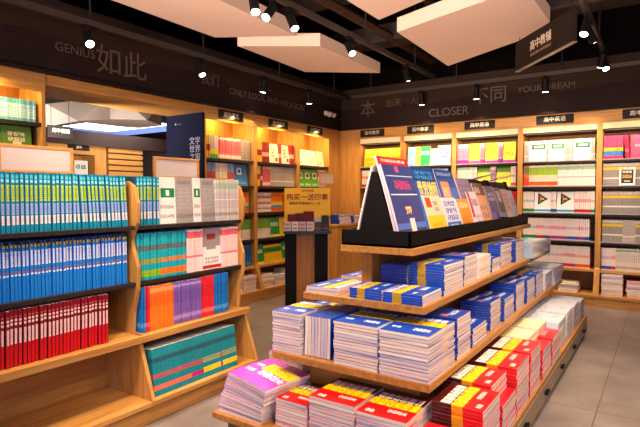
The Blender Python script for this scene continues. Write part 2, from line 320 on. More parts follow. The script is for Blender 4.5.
 gry=T('green_label_cover', '1E9A48', [(.1,.9,.55,.75,'E8F0DC',3,1,.8),(0,1,0,.12,'E8DC40')], .24, .18),
 yface=T('yellow_photo_cover', 'EFD03A', [(.4,.7,.3,.8,'6A4A2A',1,2,.7)], .24, .18),
 gyface=T('green_and_yellow_book_cover', 'ECC81E', [(0,1,.55,.85,'3CA048'),(.1,.9,.62,.78,'14602C',5,1,.7)], .22, .22),
 cyf=T('pale_cyan_magazine_cover', '8CC8D8', [(.1,.9,.55,.8,'5AA0C0',3,2,.7),(.6,1,0,1,'E8DC5A')], .26, .2),
 grf=T('emerald_magazine_cover', '28A858', [(.1,.9,.55,.75,'E0F0E0',3,1,.7)], .26, .16),
 whf=T('white_purple_magazine_cover', 'EDE6F0', [(.1,.9,.35,.7,'5A3A8C',3,1,.75),(.1,.9,.8,.92,'3C3C60',4,1,.7)], .26, .2),
 ptl=T('pink_tall_spine_cover', 'E8A8B8', bands((.1,.3,'D86080'),(.5,.8,'F0D0D8',4,.6)), .24),
 ctl=T('sky_and_white_spine_cover', '6FBAD2', bands((.15,.8,'D8ECF0',7,.6)), .24),
 leaf=T('green_leaf_pattern_book_cover', '5F8A34', [(.2,.8,.35,.8,'E8D8B8',3,2,.75),(.35,.65,.2,.35,'E8D8B8')], .25, .24),
 wred=T('white_red_top_spine_cover', 'F0E0D8', bands((.1,.3,'E0A8A0'),(.6,.9,'E0585A')), .25),
)
_bm = {}
def book_mesh(title, t, simple=False):
    """standing book: spine at y=0 facing -Y, thickness along X, base at z=0"""
    k = (title, round(t, 4), simple)
    if k in _bm: return _bm[k]
    d, h = TT[title]['d'], TT[title]['h']; m = TT[title]['mat']; a = t/2*(.9 if simple else .94); c = min(.0025, a*.45); b = .001
    cv = MB()
    if simple:
        cv.prism([(-a, d), (-a, c), (-a+c, 0), (a-c, 0), (a, c), (a, d)], 'Z', 0, h)
        cv.m[1] = 1; cv.m[5+2] = 1; cv.m[0] = 1
        me = cv.mesh('book', [m, PG]); _bm[k] = (me, None); return _bm[k]
    out = [(-a, d), (-a, c), (-a+c, 0), (a-c, 0), (a, c), (a, d)]
    inn = [(-a+b, d), (-a+b, c+.0005), (-a+c+.0003, b), (a-c-.0003, b), (a-b, c+.0005), (a-b, d)]
    n = 6
    vs = [(p[0], p[1], 0) for p in out]+[(p[0], p[1], 0) for p in inn]+[(p[0], p[1], h) for p in out]+[(p[0], p[1], h) for p in inn]
    fs = []
    for i in range(n-1):
        fs += [(i, i+1, i+13, i+12), (i+6, i+18, i+19, i+7), (i+12, i+13, i+19, i+18), (i, i+6, i+7, i+1)]
    fs += [(0, 12, 18, 6), (5, 11, 23, 17)]
    cv.add(vs, fs); me = cv.mesh('book', m)
    pg = MB().box(-a+b, a-b, b+.0006, d-.003, .002, h-.0006).mesh('pages', PG)
    _bm[k] = (me, pg); return _bm[k]
def place(meshes, loc, rot, label, group, scale=(1, 1, 1), name='book', cat='book'):
    if len(label.split()) > 16: print('LONG', label)
    o = D.objects.new(name, meshes[0]); C.objects.link(o); o.location = loc; o.rotation_euler = rot; o.scale = scale
    tag(o, label, cat, group)
    if meshes[1]:
        p = D.objects.new('pages', meshes[1]); C.objects.link(p); p.parent = o
    return o
NB = [0]
ORD = 'first second third fourth fifth sixth seventh eighth ninth tenth eleventh twelfth thirteenth fourteenth fifteenth sixteenth'.split()
def fit(lab):
    for a, b_ in ((' the ', ' '), (' facing out', ''), (' spined', ''), (' lower ', ' '), (' wooden', '')):
        if len(lab.split()) > 16: lab = lab.replace(a, b_)
    return lab
def KIND(title):
    nm = TT[title]['mat'].name
    return nm.replace('_cover', '').replace('_spine', '').replace('_series', '') + '_book'
def row(wall, a0, front, z, items, where, fine=False, hs=1.0):
    """items along the shelf from a0: (kind, title, extent, thickness, words, lean) kind s=spines, f=face out, g=gap"""
    a = a0; rz = 0 if wall == 'B' else pi/2
    for it in items:
        k = it[0]
        if k == 'g': a += it[1]; continue
        title, ext, th = it[1], it[2], it[3]; words = it[4]; lean = it[5] if len(it) > 5 else 0
        if k == 's':
            n = max(1, int(round(ext/th))); tt = ext/n
            lab = words + ' ' + where; grp = 'row: ' + words + ' ' + where
            for i in range(n):
                j = random.uniform(-.006, .006) if n > 1 else 0; sc = random.uniform(.985, 1.0)*hs
                p = a+tt*(i+.5); dy = j+.008
                loc = (p, front+dy, z) if wall == 'B' else (front-dy, p, z)
                e = (0, radians(lean), rz) if wall == 'B' else (0, radians(lean), rz)
                lb = fit(f'{words}, {ORD[i]} from left, {where}') if 1 < n <= 16 else lab
                if len(lb.split()) > 16: lb = lab
                place(book_mesh(title, tt*cos(radians(lean))*.985, not fine), loc, e, lb, grp if n > 1 else None, (1, 1, sc), name=KIND(title)); NB[0] += 1
            a += ext
        else:   # face out, leaning back a little
            d = TT[title]['d']; sx = ext/d*.97
            th = th or .012
            me = book_mesh(title, th, not fine)
            # cover (+X side) must face the aisle
            tilt = radians(it[5] if len(it) > 5 else 7)
            R = Matrix.Rotation(rz, 4, 'Z') @ Matrix.Rotation(-tilt, 4, 'X') @ Matrix.Rotation(-pi/2, 4, 'Z')
            loc = (a+ext*.015, front+.012+th/2, z) if wall == 'B' else (front-.012-th/2, a+ext*.015, z)
            o = place(me, loc, R.to_euler(), words+' '+where, None, (1, sx, hs), name='face_out_book', cat='book')
            NB[0] += 1; a += ext

# ------------------------------------------------------------------ wall bookcases
ZS = [.40, .715, 1.03, 1.343, 1.635]     # undersides of books on the five shelves
GLOWY = mat('lit_ceiling_strip', 'FFC060', .5, emit=4)
TRAY = mat('pale_light_cover', 'E8C896', .5, emit=.22)
def bookcase(wall, a0, a1, label, sign=None, tray=False, depth=.34, sign_rng=None, zs=None):
    """all sizes in wall space: a along the wall, q depth behind the front plane"""
    f = YW if wall == 'B' else XW
    c = (a0+a1)/2
    root = thing('wall_bookcase', label, 'bookcase', (c, f, 0) if wall == 'B' else (f, c, 0), 0 if wall == 'B' else pi/2, 'bookcases around the walls')
    W = (a1-a0)/2
    WX = W_X; t = .028
    MB().box(-W, W, depth, depth+.018, .1, 2.16).build('back_panel', wood('back_panel_wood', 'Z', 'B8823F', '9A6A32'), root)
    for s in (-1, 1):
        x0, x1 = (-W, -W+t) if s < 0 else (W-t, W)
        MB().box(x0, x1, 0, depth, .42, 2.16).prism([(-.11, .13), (depth, .13), (depth, .42), (0, .42), (-.015, .405)], 'X', x0, x1).build('side_panel', W_Z, root)
    for i, z in enumerate(zs or ZS):
        if i == 0: MB().box(-W, W, -.02, depth, z-.028, z).build('ledge', WX, root)
        else:
            sh = MB().box(-W+t, W-t, .006, depth, z-.03, z).build('shelf', SHELFD, root)
            if tray: MB().box(-W+t, W-t, .002, .0058, z-.008, z+.004).build('label_strip', mat('label_strip', 'A89C96', .3), sh)
    MB().box(-W, W, -.12, depth, .1, .13).build('bottom_shelf', WX, root)
    MB().box(-W, W, -.105, depth, 0, .1).build('plinth', WX, root)
    MB().box(-W, W, -.006, .018, 2.04, 2.18).build('header', WX, root)
    if tray:
        MB().box(-W+t, W-t, .02, depth, 1.955, 1.975).build('shelf', SHELFD, root)
        tr = MB().box(-W+t, W-t, .004, .05, 1.975, 2.04).build('light_cover', TRAY, root)
    else:
        MB().box(-W+t, W-t, .03, .07, 2.125, 2.15).build('light_strip', GLOWY, root)
    if sign:
        s0, s1 = sign_rng; sc = (s0+s1)/2-c; sw = (s1-s0)/2
        sg = MB().box(sc-sw, sc+sw, -.018, -.006, 2.065, 2.165).build('category_sign', BLACKM, root)
        text(sign, .06, CREAM, sg, (sc, -.0185, 2.115), RB, 'sign_lettering')
    # the strip's own light
    l = D.lights.new('shelf_strip_light', 'AREA'); l.shape = 'RECTANGLE'; l.size = W*1.7; l.size_y = .03; l.color = (1, .66, .2) if not tray else (1, .66, .34)
    l.energy = 10 if not tray else 1.8
    o = D.objects.new('shelf_strip_light', l); C.objects.link(o)
    p = (c, f+.05, 2.12) if wall == 'B' else (f-.05, c, 2.12)
    if tray: p = (c, f-.03, 1.96)
    tg = Vector((c, f+.2, 1.2)) if wall == 'B' else Vector((f-.25, c, 1.2))
    o.location = p; o.rotation_euler = (tg-Vector(p)).to_track_quat('-Z', 'Y').to_euler()
    if wall == 'L': o.rotation_euler.rotate_axis('Z', pi/2)
    return root
BX = [-3.72, -3.03, -2.3, -1.48, -.635, .2, 1.04]
bnames = ['first lit bookcase of the back wall, beside the corner', 'second bookcase of the back wall, with pale blue and green magazines on top shelf',
          'third bookcase of the back wall, lime and purple magazines on top', 'fourth bookcase of the back wall, white magazines with green labels on top',
          'fifth bookcase of the back wall, pink books on top, cut by the frame', 'bookcase at the far right end of the back wall']
bs = [('高中数学', (-3.68, -3.3)), ('高中数学', (-2.95, -2.57)), ('高中英语', (-2.16, -1.78)), ('高中英语', (-1.3, -.9)), ('高中英语', (-.42, -.05)), None]
for i in range(6):
    bookcase('B', BX[i], BX[i+1], bnames[i], bs[i][0] if bs[i] else None, True, sign_rng=bs[i][1] if bs[i] else None)
LY = [3.8, 4.61, 5.46, 6.22]
ls = [('高中语文', (4.0, 4.38)), ('高中语文', (4.84, 5.21)), ('小学数学', (5.65, 6.0))]
lnames = ['lit left wall bookcase beside the navy panel', 'middle lit bookcase of the left wall, grey and rose books', 'lit left wall bookcase nearest the corner, bright green books']
for i in range(3): bookcase('L', LY[i], LY[i+1], lnames[i], ls[i][0], False, sign_rng=ls[i][1])
bookcase('L', 1.3, 2.14, 'lit bookcase at the far left edge, beside the opening', None, False, zs=[.4, .715, 1.03, 1.33, 1.585, 1.8])
# corner panelling between the two runs of cases
struct(MB().box(XW-.3, XW+.0, 6.22, YW+.02, 0, 2.18).build('trim_6', W_Z))
struct(MB().box(XW, -3.72, YW-.0, YW+.3, 0, 2.18).build('trim_7', W_Z))
# navy end panel beside the opening
np_ = thing('end_panel', 'tall navy end panel printed with faint characters beside the opening', 'panel', (-4.29, 3.78, 0))
MB().box(-.29, .27, -.02, .015, 0, 2.1).build('board', NAVY, np_)
pl = mat('pale_navy_lettering', '8E8EA8', .5)
text('文学\n世界\n之窗', .085, pl, np_, (.16, -.021, 1.72), RB, 'panel_lettering')
text('★  ——', .03, pl, np_, (-.1, -.021, 2.0), RB, 'panel_lettering')

# ---- books on the left wall (a along +Y)
F = XW-.03
L0, L1, L2 = 3.835, 4.645, 5.49
row('L', L0, F, ZS[4], [('s','yr',.08,.02,'yellow and red spined book'),('s','gm',.13,.019,'grey and green spined book'),('s','redw',.36,.018,'rose spined book'),('s','photo',.15,.02,'grey photo spined book')], 'on the top shelf beside the navy panel')
row('L', L0, F, ZS[3], [('s','mixa',.16,.02,'lilac and red spined book'),('s','mixb',.18,.018,'cream and yellow spined book'),('s','mixa',.1,.02,'lilac and red book in the middle'),('f','bluecirc',.25,.014,'blue book with a white circle facing out')], 'on the second shelf beside the navy panel')
row('L', L0, F, ZS[2], [('s','wred',.3,.018,'white and red spined book'),('s','yr',.2,.02,'yellow and red spined book'),('s','orf',.2,.02,'orange striped book')], 'on the third shelf beside the navy panel')
row('L', L0, F, ZS[1], [('s','wpr',.3,.018,'white book with red foot'),('s','wpo',.25,.018,'white book with orange foot'),('s','gtop',.17,.018,'green topped book')], 'on the fourth shelf beside the navy panel')
row('L', L0, F, ZS[0], [('s','wpb',.3,.018,'white book with blue foot'),('s','wpm',.2,.018,'white book with magenta foot'),('s','plainblue',.22,.02,'azure spined book')], 'on the lowest upright shelf beside the navy panel')
row('L', L1, F, ZS[4], [('s','yr',.12,.02,'yellow and red spined book'),('s','dred',.14,.02,'dark red spined book'),('f','wr_face',.2,.016,'left white book with red characters facing out'),('s','dred',.05,.02,'dark red book between the white ones'),('f','wr_face',.17,.016,'right white book with red characters facing out'),('s','dred',.08,.02,'dark red book at the right end')], 'on top of middle left wall case')
row('L', L1, F, ZS[3], [('s','yr',.08,.016,'thin yellow book',4),('g',.02),('s','dred',.04,.02,'dark red book'),('s','redw',.14,.02,'rose spined book'),('s','gy2',.5,.018,'pale grey spined book')], 'on second shelf of the middle left wall case')
row('L', L1, F, ZS[2], [('s','wtx',.3,.024,'white book lettered in red'),('s','orf',.22,.03,'orange striped book'),('s','orange',.24,.03,'plain orange book')], 'on third shelf of the middle left wall case')
row('L', L1, F, ZS[1], [('s','gtop',.28,.022,'green topped book'),('f','gry',.2,.014,'green covered book facing out'),('f','yface',.18,.014,'yellow book with a brown picture facing out'),('s','mixb',.1,.02,'cream and yellow spined book')], 'on fourth shelf of middle left wall case')
row('L', L1, F, ZS[0], [('f','gry',.17,.014,'green book facing out at the left'),('f','gyface',.36,.014,'wide green and yellow book facing out'),('f','gry',.15,.014,'green book facing out at the right'),('s','plainblue',.09,.02,'azure spined book')], 'on lowest shelf of middle left wall case')
row('L', L2, F, ZS[4], [('g',.02),('f','wface',.22,.012,'left white leaflet facing out',10),('g',.02),('f','wface',.22,.012,'middle white leaflet facing out',14),('g',.02),('f','wface',.15,.012,'right white leaflet facing out',10)], 'on top shelf nearest the corner')
row('L', L2, F, ZS[3], [('f','greenf',.17,.014,'left bright green book with a round label facing out'),('f','greenf',.17,.014,'middle bright green book with a round label facing out'),('f','greenf',.17,.014,'right bright green book with a round label facing out'),('s','wred',.16,.02,'white and red spined book')], 'on second shelf nearest the corner')
row('L', L2, F, ZS[2], [('s','orange',.3,.025,'orange spined book'),('s','yel_spine',.3,.025,'yellow spined book')], 'on third shelf nearest the corner')
# far left case, cut by the frame
row('L', 1.335, F, 1.8, [('g',.4),('s','ptl',.05,.02,'pink spined book'),('s','ctl',.3,.02,'sky blue and white spined book')], 'on the lit top shelf at the left edge', hs=.7)
row('L', 1.34, F, 1.585, [('g',.26),('f','leaf',.24,.016,'left green cream leaf pattern book facing out'),('f','leaf',.22,.016,'right green cream leaf pattern book facing out')], 'on the dark shelf below the lit one', hs=.72)
row('L', 1.34, F, 1.33, [('g',.26),('f','leaf',.23,.016,'left green leaf book facing out'),('f','leaf',.22,.016,'right green leaf book facing out')], 'half behind the white framed placard', hs=.8)
# ---- books on the back wall (a along +X)
F = YW+.03
b = [x+.035 for x in BX]; w_ = [BX[i+1]-BX[i]-.07 for i in range(6)]
row('B', b[0], F, ZS[4], [('g',.03),('f','yellowmag',.19,.012,'left plain yellow magazine facing out'),('f','yellowmag',.2,.012,'middle plain yellow magazine facing out'),('f','yellowmag',.19,.012,'right plain yellow magazine facing out')], 'on the top shelf beside the corner')
row('B', b[0], F, ZS[3], [('s','wpr',.12,.02,'white book with red foot'),('s','wpg',.16,.02,'white book with green foot'),('s','wpale',.2,.02,'pale spined book'),('s','plainred',.13,.02,'scarlet spined book')], 'on the second shelf beside the corner')
row('B', b[1], F, ZS[4], [('g',.02),('f','cyf',.19,.012,'pale cyan magazine facing out'),('f','grf',.14,.012,'emerald green magazine facing out'),('f','wface',.1,.012,'narrow white magazine facing out'),('f','whf',.18,.012,'white and purple magazine facing out')], 'on top shelf of the second back case')
row('B', b[1], F, ZS[3], [('s','wpale',.3,.02,'pale spined book'),('s','mixa',.3,.02,'lilac and red spined book')], 'on second shelf of the second back case')
row('B', b[2], F, ZS[4], [('s','yg_spine',.14,.014,'lilac spined magazine at left'),('f','yg_face',.15,.012,'left lime and yellow magazine facing out'),('s','yg_spine',.06,.014,'lilac spined magazine second from left'),('f','yg_face',.16,.012,'middle lime and yellow magazine facing out'),('s','yg_spine',.06,.014,'lilac spined magazine third from left'),('f','yg_face',.15,.012,'right lime and yellow magazine facing out')], 'on top shelf of third back case')
row('B', b[2], F, ZS[3], [('s','wpale',.26,.014,'pale spined magazine'),('f','dg_face',.16,.012,'left yellow magazine with green top facing out'),('s','yg_spine',.07,.014,'lilac spined magazine'),('f','dg_face',.18,.012,'right yellow magazine with green top facing out'),('s','wpo',.06,.014,'white book with orange foot')], 'on second shelf of third back case')
row('B', b[2], F, ZS[2], [('s','wpale',.4,.016,'pale spined magazine'),('s','plainred',.34,.018,'scarlet spined book')], 'on third shelf of third back case')
row('B', b[3], F, ZS[4], [('s','gy2',.05,.012,'pale grey magazine at the left end'),('f','wg_face',.2,.012,'left white magazine with a green label facing out'),('s','gy2',.02,.01,'pale grey magazine second from left'),('f','wg_face',.18,.012,'middle white magazine with a green label facing out'),('s','gy2',.08,.014,'pale grey magazine right of the middle'),('f','wg_face',.19,.012,'right white magazine with a green label facing out'),('s','gy2',.04,.014,'pale grey magazine at the right end')], 'on top shelf of fourth back case')
row('B', b[3], F, ZS[3], [('s','rg',.06,.02,'red and green spined book'),('s','og',.32,.0178,'orange footed green spined book'),('s','wgr',.39,.019,'white spined book with pale green top')], 'on second shelf of fourth back case')
row('B', b[3], F, ZS[2], [('s','wpg',.12,.018,'white book with green foot'),('f','tri',.19,.012,'left white magazine with a dark triangle facing out'),('s','wpb',.06,.018,'white book with blue foot'),('f','tri',.19,.012,'right white magazine with a dark triangle facing out'),('s','wpr',.17,.018,'white book with red foot'),('s','wpg',.04,.018,'white book with green foot at the end')], 'on third shelf of fourth back case')
row('B', b[3], F, ZS[1], [('s','wpg',.15,.018,'white book with green foot'),('s','wpr',.09,.018,'white book with red foot'),('s','wpb',.05,.018,'white book with blue foot'),('s','wpm',.19,.018,'white book with magenta foot'),('s','wpb',.12,.018,'blue footed white book right of magenta ones'),('s','wpm',.06,.018,'white book with magenta foot near the end'),('s','wpb',.06,.018,'white book with blue foot at the end')], 'on fourth shelf of fourth back case')
row('B', b[3], F, ZS[0], [('s','wpg',.1,.018,'white book with green foot'),('s','wpb',.14,.018,'white book with blue foot'),('s','wpg',.1,.018,'white book with green foot in the middle'),('s','wpb',.12,.018,'white book with blue foot in the middle'),('s','wpr',.07,.018,'white book with red foot'),('s','wpm',.05,.018,'white book with magenta foot'),('s','wpo',.15,.018,'white book with orange foot')], 'on lowest upright shelf of fourth back case')
row('B', b[4], F, ZS[4], [('s','mc',.19,.016,'rainbow banded spined book'),('g',.025),('s','pink',.04,.02,'crimson book leaning',-5),('f','pinkf',.2,.012,'wide pink book facing out'),('s','pink',.3,.02,'crimson spined book')], 'on top shelf of fifth back case')
row('B', b[4], F, ZS[3], [('s','gy',.76,.019,'grey spined book with yellow band')], 'on second shelf of fifth back case')
row('B', b[4], F, ZS[2], [('s','gy',.76,.019,'grey spined book with yellow band')], 'on third shelf of fifth back case')
row('B', b[4], F, ZS[1], [('s','gy',.2,.019,'grey spined book with yellow band'),('s','gy2',.12,.019,'pale grey spined book'),('s','gy',.44,.019,'grey spined book with yellow band at right')], 'on fourth shelf of fifth back case')
row('B', b[4], F, ZS[0], [('s','wpb',.1,.018,'white book with blue foot'),('s','wpr',.04,.02,'white book with red foot'),('s','wpale',.6,.02,'pale spined book')], 'on lowest upright shelf of fifth back case')
place(book_mesh('blackcard', .006), (-.44, YW+.012, ZS[3]), (Matrix.Rotation(radians(-8), 4, 'X') @ Matrix.Rotation(-pi/2, 4, 'Z')).to_euler(), 'small black price card in a white frame before the grey books', None, name='display_card', cat='card')

# ------------------------------------------------------------------ stacked books
def C2(name, base, rl, rough=.3): return rects(name, base, rl, 'XY', rough)
CV = dict(
 blue=C2('blue_yellow_workbook_cover', '1A48B6', [(0,1,.0,.05,'1743AC'),(0,1,.52,.76,'B8922A'),(.02,.98,.52,.77,'F6D820',6,1,.8),(.04,.94,.8,.96,'F4EEF4',6,1,.8),(.55,.9,.2,.34,'E8ECF8',4,1,.7),(.1,.3,.24,.32,'E8ECF8',2,1,.8)]),
 blueplain=C2('blue_workbook_cover', '163FA6', [(.1,.9,.62,.8,'C8D4F0',5,1,.6),(.3,.9,.2,.36,'E8ECF8',4,1,.55),(.1,.3,.3,.5,'E06A50',1,1,1)]),
 red=C2('red_yellow_workbook_cover', 'DE141C', [(0,1,.6,1,'4C1014'),(0,1,.38,.6,'E8980C'),(.02,.98,.38,.62,'FADB1C',6,1,.8),(.04,.96,.64,.84,'FFFAF2',6,1,.95),(.5,.88,.2,.3,'F6E0DA',4,1,.7),(.12,.3,.08,.18,'F6E0DA',2,1,.8)]),
 redplain=C2('plain_red_workbook_cover', 'DA1626', [(.2,.8,.3,.45,'F0B0B0',4,1,.6)]),
 purple=C2('purple_yellow_workbook_cover', 'B03AB8', [(0,.0,0,0,'000000'),(.3,1,.48,.78,'EFD023'),(.36,.95,.56,.72,'B8A020',4,1,.5),(.4,1,.3,.46,'F6F0F0',4,1,.7),(.08,.3,.3,.4,'F0E4F4',3,1,.7),(.08,.26,.55,.64,'F0E4F4',2,1,.7)]),
 cream=C2('cream_workbook_cover', 'EFE0BC', [(.1,.9,.6,.85,'D8B868',5,1,.5),(.1,.9,.2,.4,'F8F0DC',4,1,.6)]),
 white=C2('white_blue_workbook_cover', 'DCE2F0', [(.1,.9,.6,.85,'A8BCE0',5,1,.5),(.5,.9,.15,.3,'B8C8E8',3,1,.6)]),
 lightblue=C2('pale_blue_atlas_cover', 'BCD8EE', [(.3,.9,.5,.8,'2C4460',4,2,.5),(.1,.5,.1,.4,'7CA8D0',2,2,.6)]),
 pinkw=C2('white_pink_workbook_cover', 'EAD8D6', [(.1,.9,.5,.8,'D8A8A8',5,1,.5)]),
)
_fm = {}
def flat_mesh(cv, w, l, t, bend, var, step=0):
    """lying book: spine along x=-w/2, cover 'up' along +Y, base z=0"""
    k = (cv, round(w,3), round(l,3), round(t,4), round(bend,4), var, round(step,5))
    if k in _fm: return _fm[k]
    rnd = random.Random(hash(var)*7+3); ph = rnd.uniform(0, 6.28); am = .0007
    nx, ny = 5, 6
    def zz(x, y, top):
        u = x/w+.5; s = -(bend+(step if top else 0))*(u*u*.8 + .2*(2*y/l)**2)
        e = am*sin(ph+u*4)+am*sin(ph*2+y/l*5)
        edge = -.0005 if (abs(u-1) < .01 or abs(abs(y)-l/2) < .01) and top else 0
        return s+(t+edge+e if top else e*.5)
    def slab(z0f, z1f, x0, x1, y0, y1, m, side=0):
        vs = []; n = (nx+1)*(ny+1)
        for top, zf in ((0, z0f), (1, z1f)):
            for i in range(nx+1):
                for j in range(ny+1):
                    x = x0+(x1-x0)*i/nx; y = y0+(y1-y0)*j/ny; vs.append((x, y, zf(x, y)))
        fs = []
        g = lambda k_, i, j: k_*n+i*(ny+1)+j
        for i in range(nx):
            for j in range(ny):
                fs += [(g(0,i,j), g(0,i,j+1), g(0,i+1,j+1), g(0,i+1,j)), (g(1,i,j), g(1,i+1,j), g(1,i+1,j+1), g(1,i,j+1))]
        nf = len(fs)
        for i in range(nx):
            fs += [(g(0,i,0), g(0,i+1,0), g(1,i+1,0), g(1,i,0)), (g(0,i+1,ny), g(0,i,ny), g(1,i,ny), g(1,i+1,ny))]
        for j in range(ny):
            fs += [(g(0,0,j+1), g(0,0,j), g(1,0,j), g(1,0,j+1)), (g(0,nx,j), g(0,nx,j+1), g(1,nx,j+1), g(1,nx,j))]
        k0 = len(m.f); m.add(vs, fs)
        for q_ in range(k0+nf, len(m.f)): m.m[q_] = side
    c = .0004; W, Lh = w/2, l/2
    m = MB(); slab(lambda x, y: zz(x,y,0), lambda x, y: zz(x,y,0)+c, -W, W, -Lh, Lh, m, 1)
    slab(lambda x, y: zz(x,y,1)-c, lambda x, y: zz(x,y,1), -W, W, -Lh, Lh, m, 1)
    slab(lambda x, y: zz(x,y,0)+c*.5, lambda x, y: zz(x,y,1)-c*.5, -W, -W+.0012, -Lh, Lh, m)
    me = m.mesh('book', [CV[cv], PG])
    p = MB(); q = .0003
    slab(lambda x, y: zz(x,y,0)+c, lambda x, y: zz(x,y,1)-c, -W+.0012, W-q, -Lh+q, Lh-q, p)
    pm = p.mesh('pages', PG)
    for me_ in (me, pm):
        for f in me_.polygons: f.use_smooth = False
    _fm[k] = (me, pm); return _fm[k]
def stack(x0, x1, y0, y1, z, h, n, cv, up, name, where, bend=0, lean=(0, 0), spine=None, jit=.0022, yaw=0, topcv=None):
    """up: direction of the top of the covers, '+Y' '-X' '+X'; returns top z"""
    W, L = x1-x0, y1-y0; cx, cy = (x0+x1)/2, (y0+y1)/2
    if up in '+Y-Y': w, l, a = W, L, (0 if up == '+Y' else pi)
    else: w, l, a = L, W, (pi/2 if up == '-X' else -pi/2)
    w -= .006; l -= .006
    if n == 1: t = h
    t = h/n; flip = 0; k = random.choice((3, 4, 5))
    for i in range(n):
        pass
        if i == n-1: flip = 0
        bb = bend*i/n
        me = flat_mesh(topcv if topcv and i == n-1 else cv, w, l, t, bb, i % 5, bend/n)
        ang = a + (pi if flip else 0) + radians(yaw*i/max(1, n-1)) + radians(random.uniform(-.8, .8))
        if bend: ang = a+radians(yaw*i/max(1, n-1))
        s = (i/max(1, n-1))
        loc = (cx+lean[0]*s+random.uniform(-jit, jit), cy+lean[1]*s+random.uniform(-jit, jit), z+t*i+(bend*.0))
        if i == n-1: lab, g = f'top {name} {where}', None
        else: lab, g = fit(f'{name} {ORD[n-1-i]} from top, {where}'), f'lower {name}s {where}'
        lab = fit(lab)
        place(me, loc, (0, 0, ang), lab, g, name=cv.replace('plain','').replace('lightblue','pale_blue').replace('pinkw','pale')+'_workbook', cat='workbook'); NB[0] += 1
    return z+h

# ------------------------------------------------------------------ centre display table
TWX, TWY, TWZ = [wood('table_wood_along_'+a.lower(), a, 'BC8444', '96622E') for a in 'XYZ']
tb = thing('tiered_book_table', 'long stepped wooden book table with drawers standing in the aisle', 'display table', (-1.2, 3.4, 0))
def tp(name, x0, x1, y0, y1, z0, z1, m, parent=tb, bevel=.002, label=None):
    o = MB().box(x0+1.2, x1+1.2, y0-3.4, y1-3.4, z0, z1).build(name, m, parent, bevel=bevel)
    if label: o['label'] = label
    return o
ZL, ZM, Z2, ZT = .17, .465, .75, .99
tp('lower_tier', -1.85, -.57, 1.78, 5.1, ZL-.03, ZL, TWY)
tp('toe_kick', -1.76, -.63, 1.88, 5.0, 0, .03, BLACK)
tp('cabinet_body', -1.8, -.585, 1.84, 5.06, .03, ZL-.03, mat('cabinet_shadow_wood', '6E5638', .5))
DRW = mat('taupe_drawer', '9A846C', .45)
for i in range(6):
    y0 = 1.86+i*.54
    dr = tp('drawer', -.585, -.568, y0+.004, y0+.532, .035, .138, DRW, label='taupe drawer front')
    hd = MB().box(.62, .634, y0-3.4+.23, y0-3.4+.31, .082, .096).box(.632, .648, y0-3.4+.24, y0-3.4+.25, .082, .096).box(.632, .648, y0-3.4+.29, y0-3.4+.30, .082, .096).box(.644, .65, y0-3.4+.23, y0-3.4+.31, .08, .098).build('handle', BLACK, dr)
tp('core_panel', -1.5, -.9, 2.13, 5.0, ZL, ZM-.033, TWX)
tp('middle_tier', -1.62, -.79, 1.97, 5.2, ZM-.033, ZM, TWY)
tp('upper_core_panel', -1.34, -1.07, 2.5, 4.95, ZM, Z2-.033, TWX)
tp('upper_tier', -1.53, -.875, 2.11, 5.05, Z2-.033, Z2, TWY)
tp('post', -1.33, -1.27, 2.36, 4.9, Z2, ZT-.033, TWZ)
tp('top_shelf', -1.385, -.985, 2.24, 4.75, ZT-.033, ZT, TWY)

# black tray with its A-frame, two units end to end
def display(y0, y1, label):
    r = thing('magazine_display_stand', label, 'display stand', (-1.2, y0, ZT), group='black display stands on the table')
    l = y1-y0
    MB().box(-.185, .195, 0, l, 0, .012).box(-.185, -.175, 0, l, 0, .08).box(.185, .195, 0, l, 0, .08).box(-.185, .195, 0, .012, 0, .08).box(-.185, .195, l-.012, l, 0, .08).build('tray', BLACK, r, bevel=.001)
    for yy in (0.0125, l-.0235):
        MB().prism([(-.1, .02), (.115, .02), (.008, .37), (-.02, .37)], 'Y', yy, yy+.01).build('end_panel', BLACK, r)
    MB().prism([(-.098, .02), (-.088, .02), (-.006, .36), (-.016, .36)], 'Y', .023, l-.024).build('slope_panel', BLACK, r)
    MB().prism([(.105, .02), (.114, .02), (.004, .36), (-.006, .36)], 'Y', .023, l-.024).build('slope_panel', BLACK, r)
    return r
display(2.25, 4.14, 'long black sloping magazine stand at the near end of table')
display(4.15, 4.74, 'short black sloping magazine stand at the far end of table')
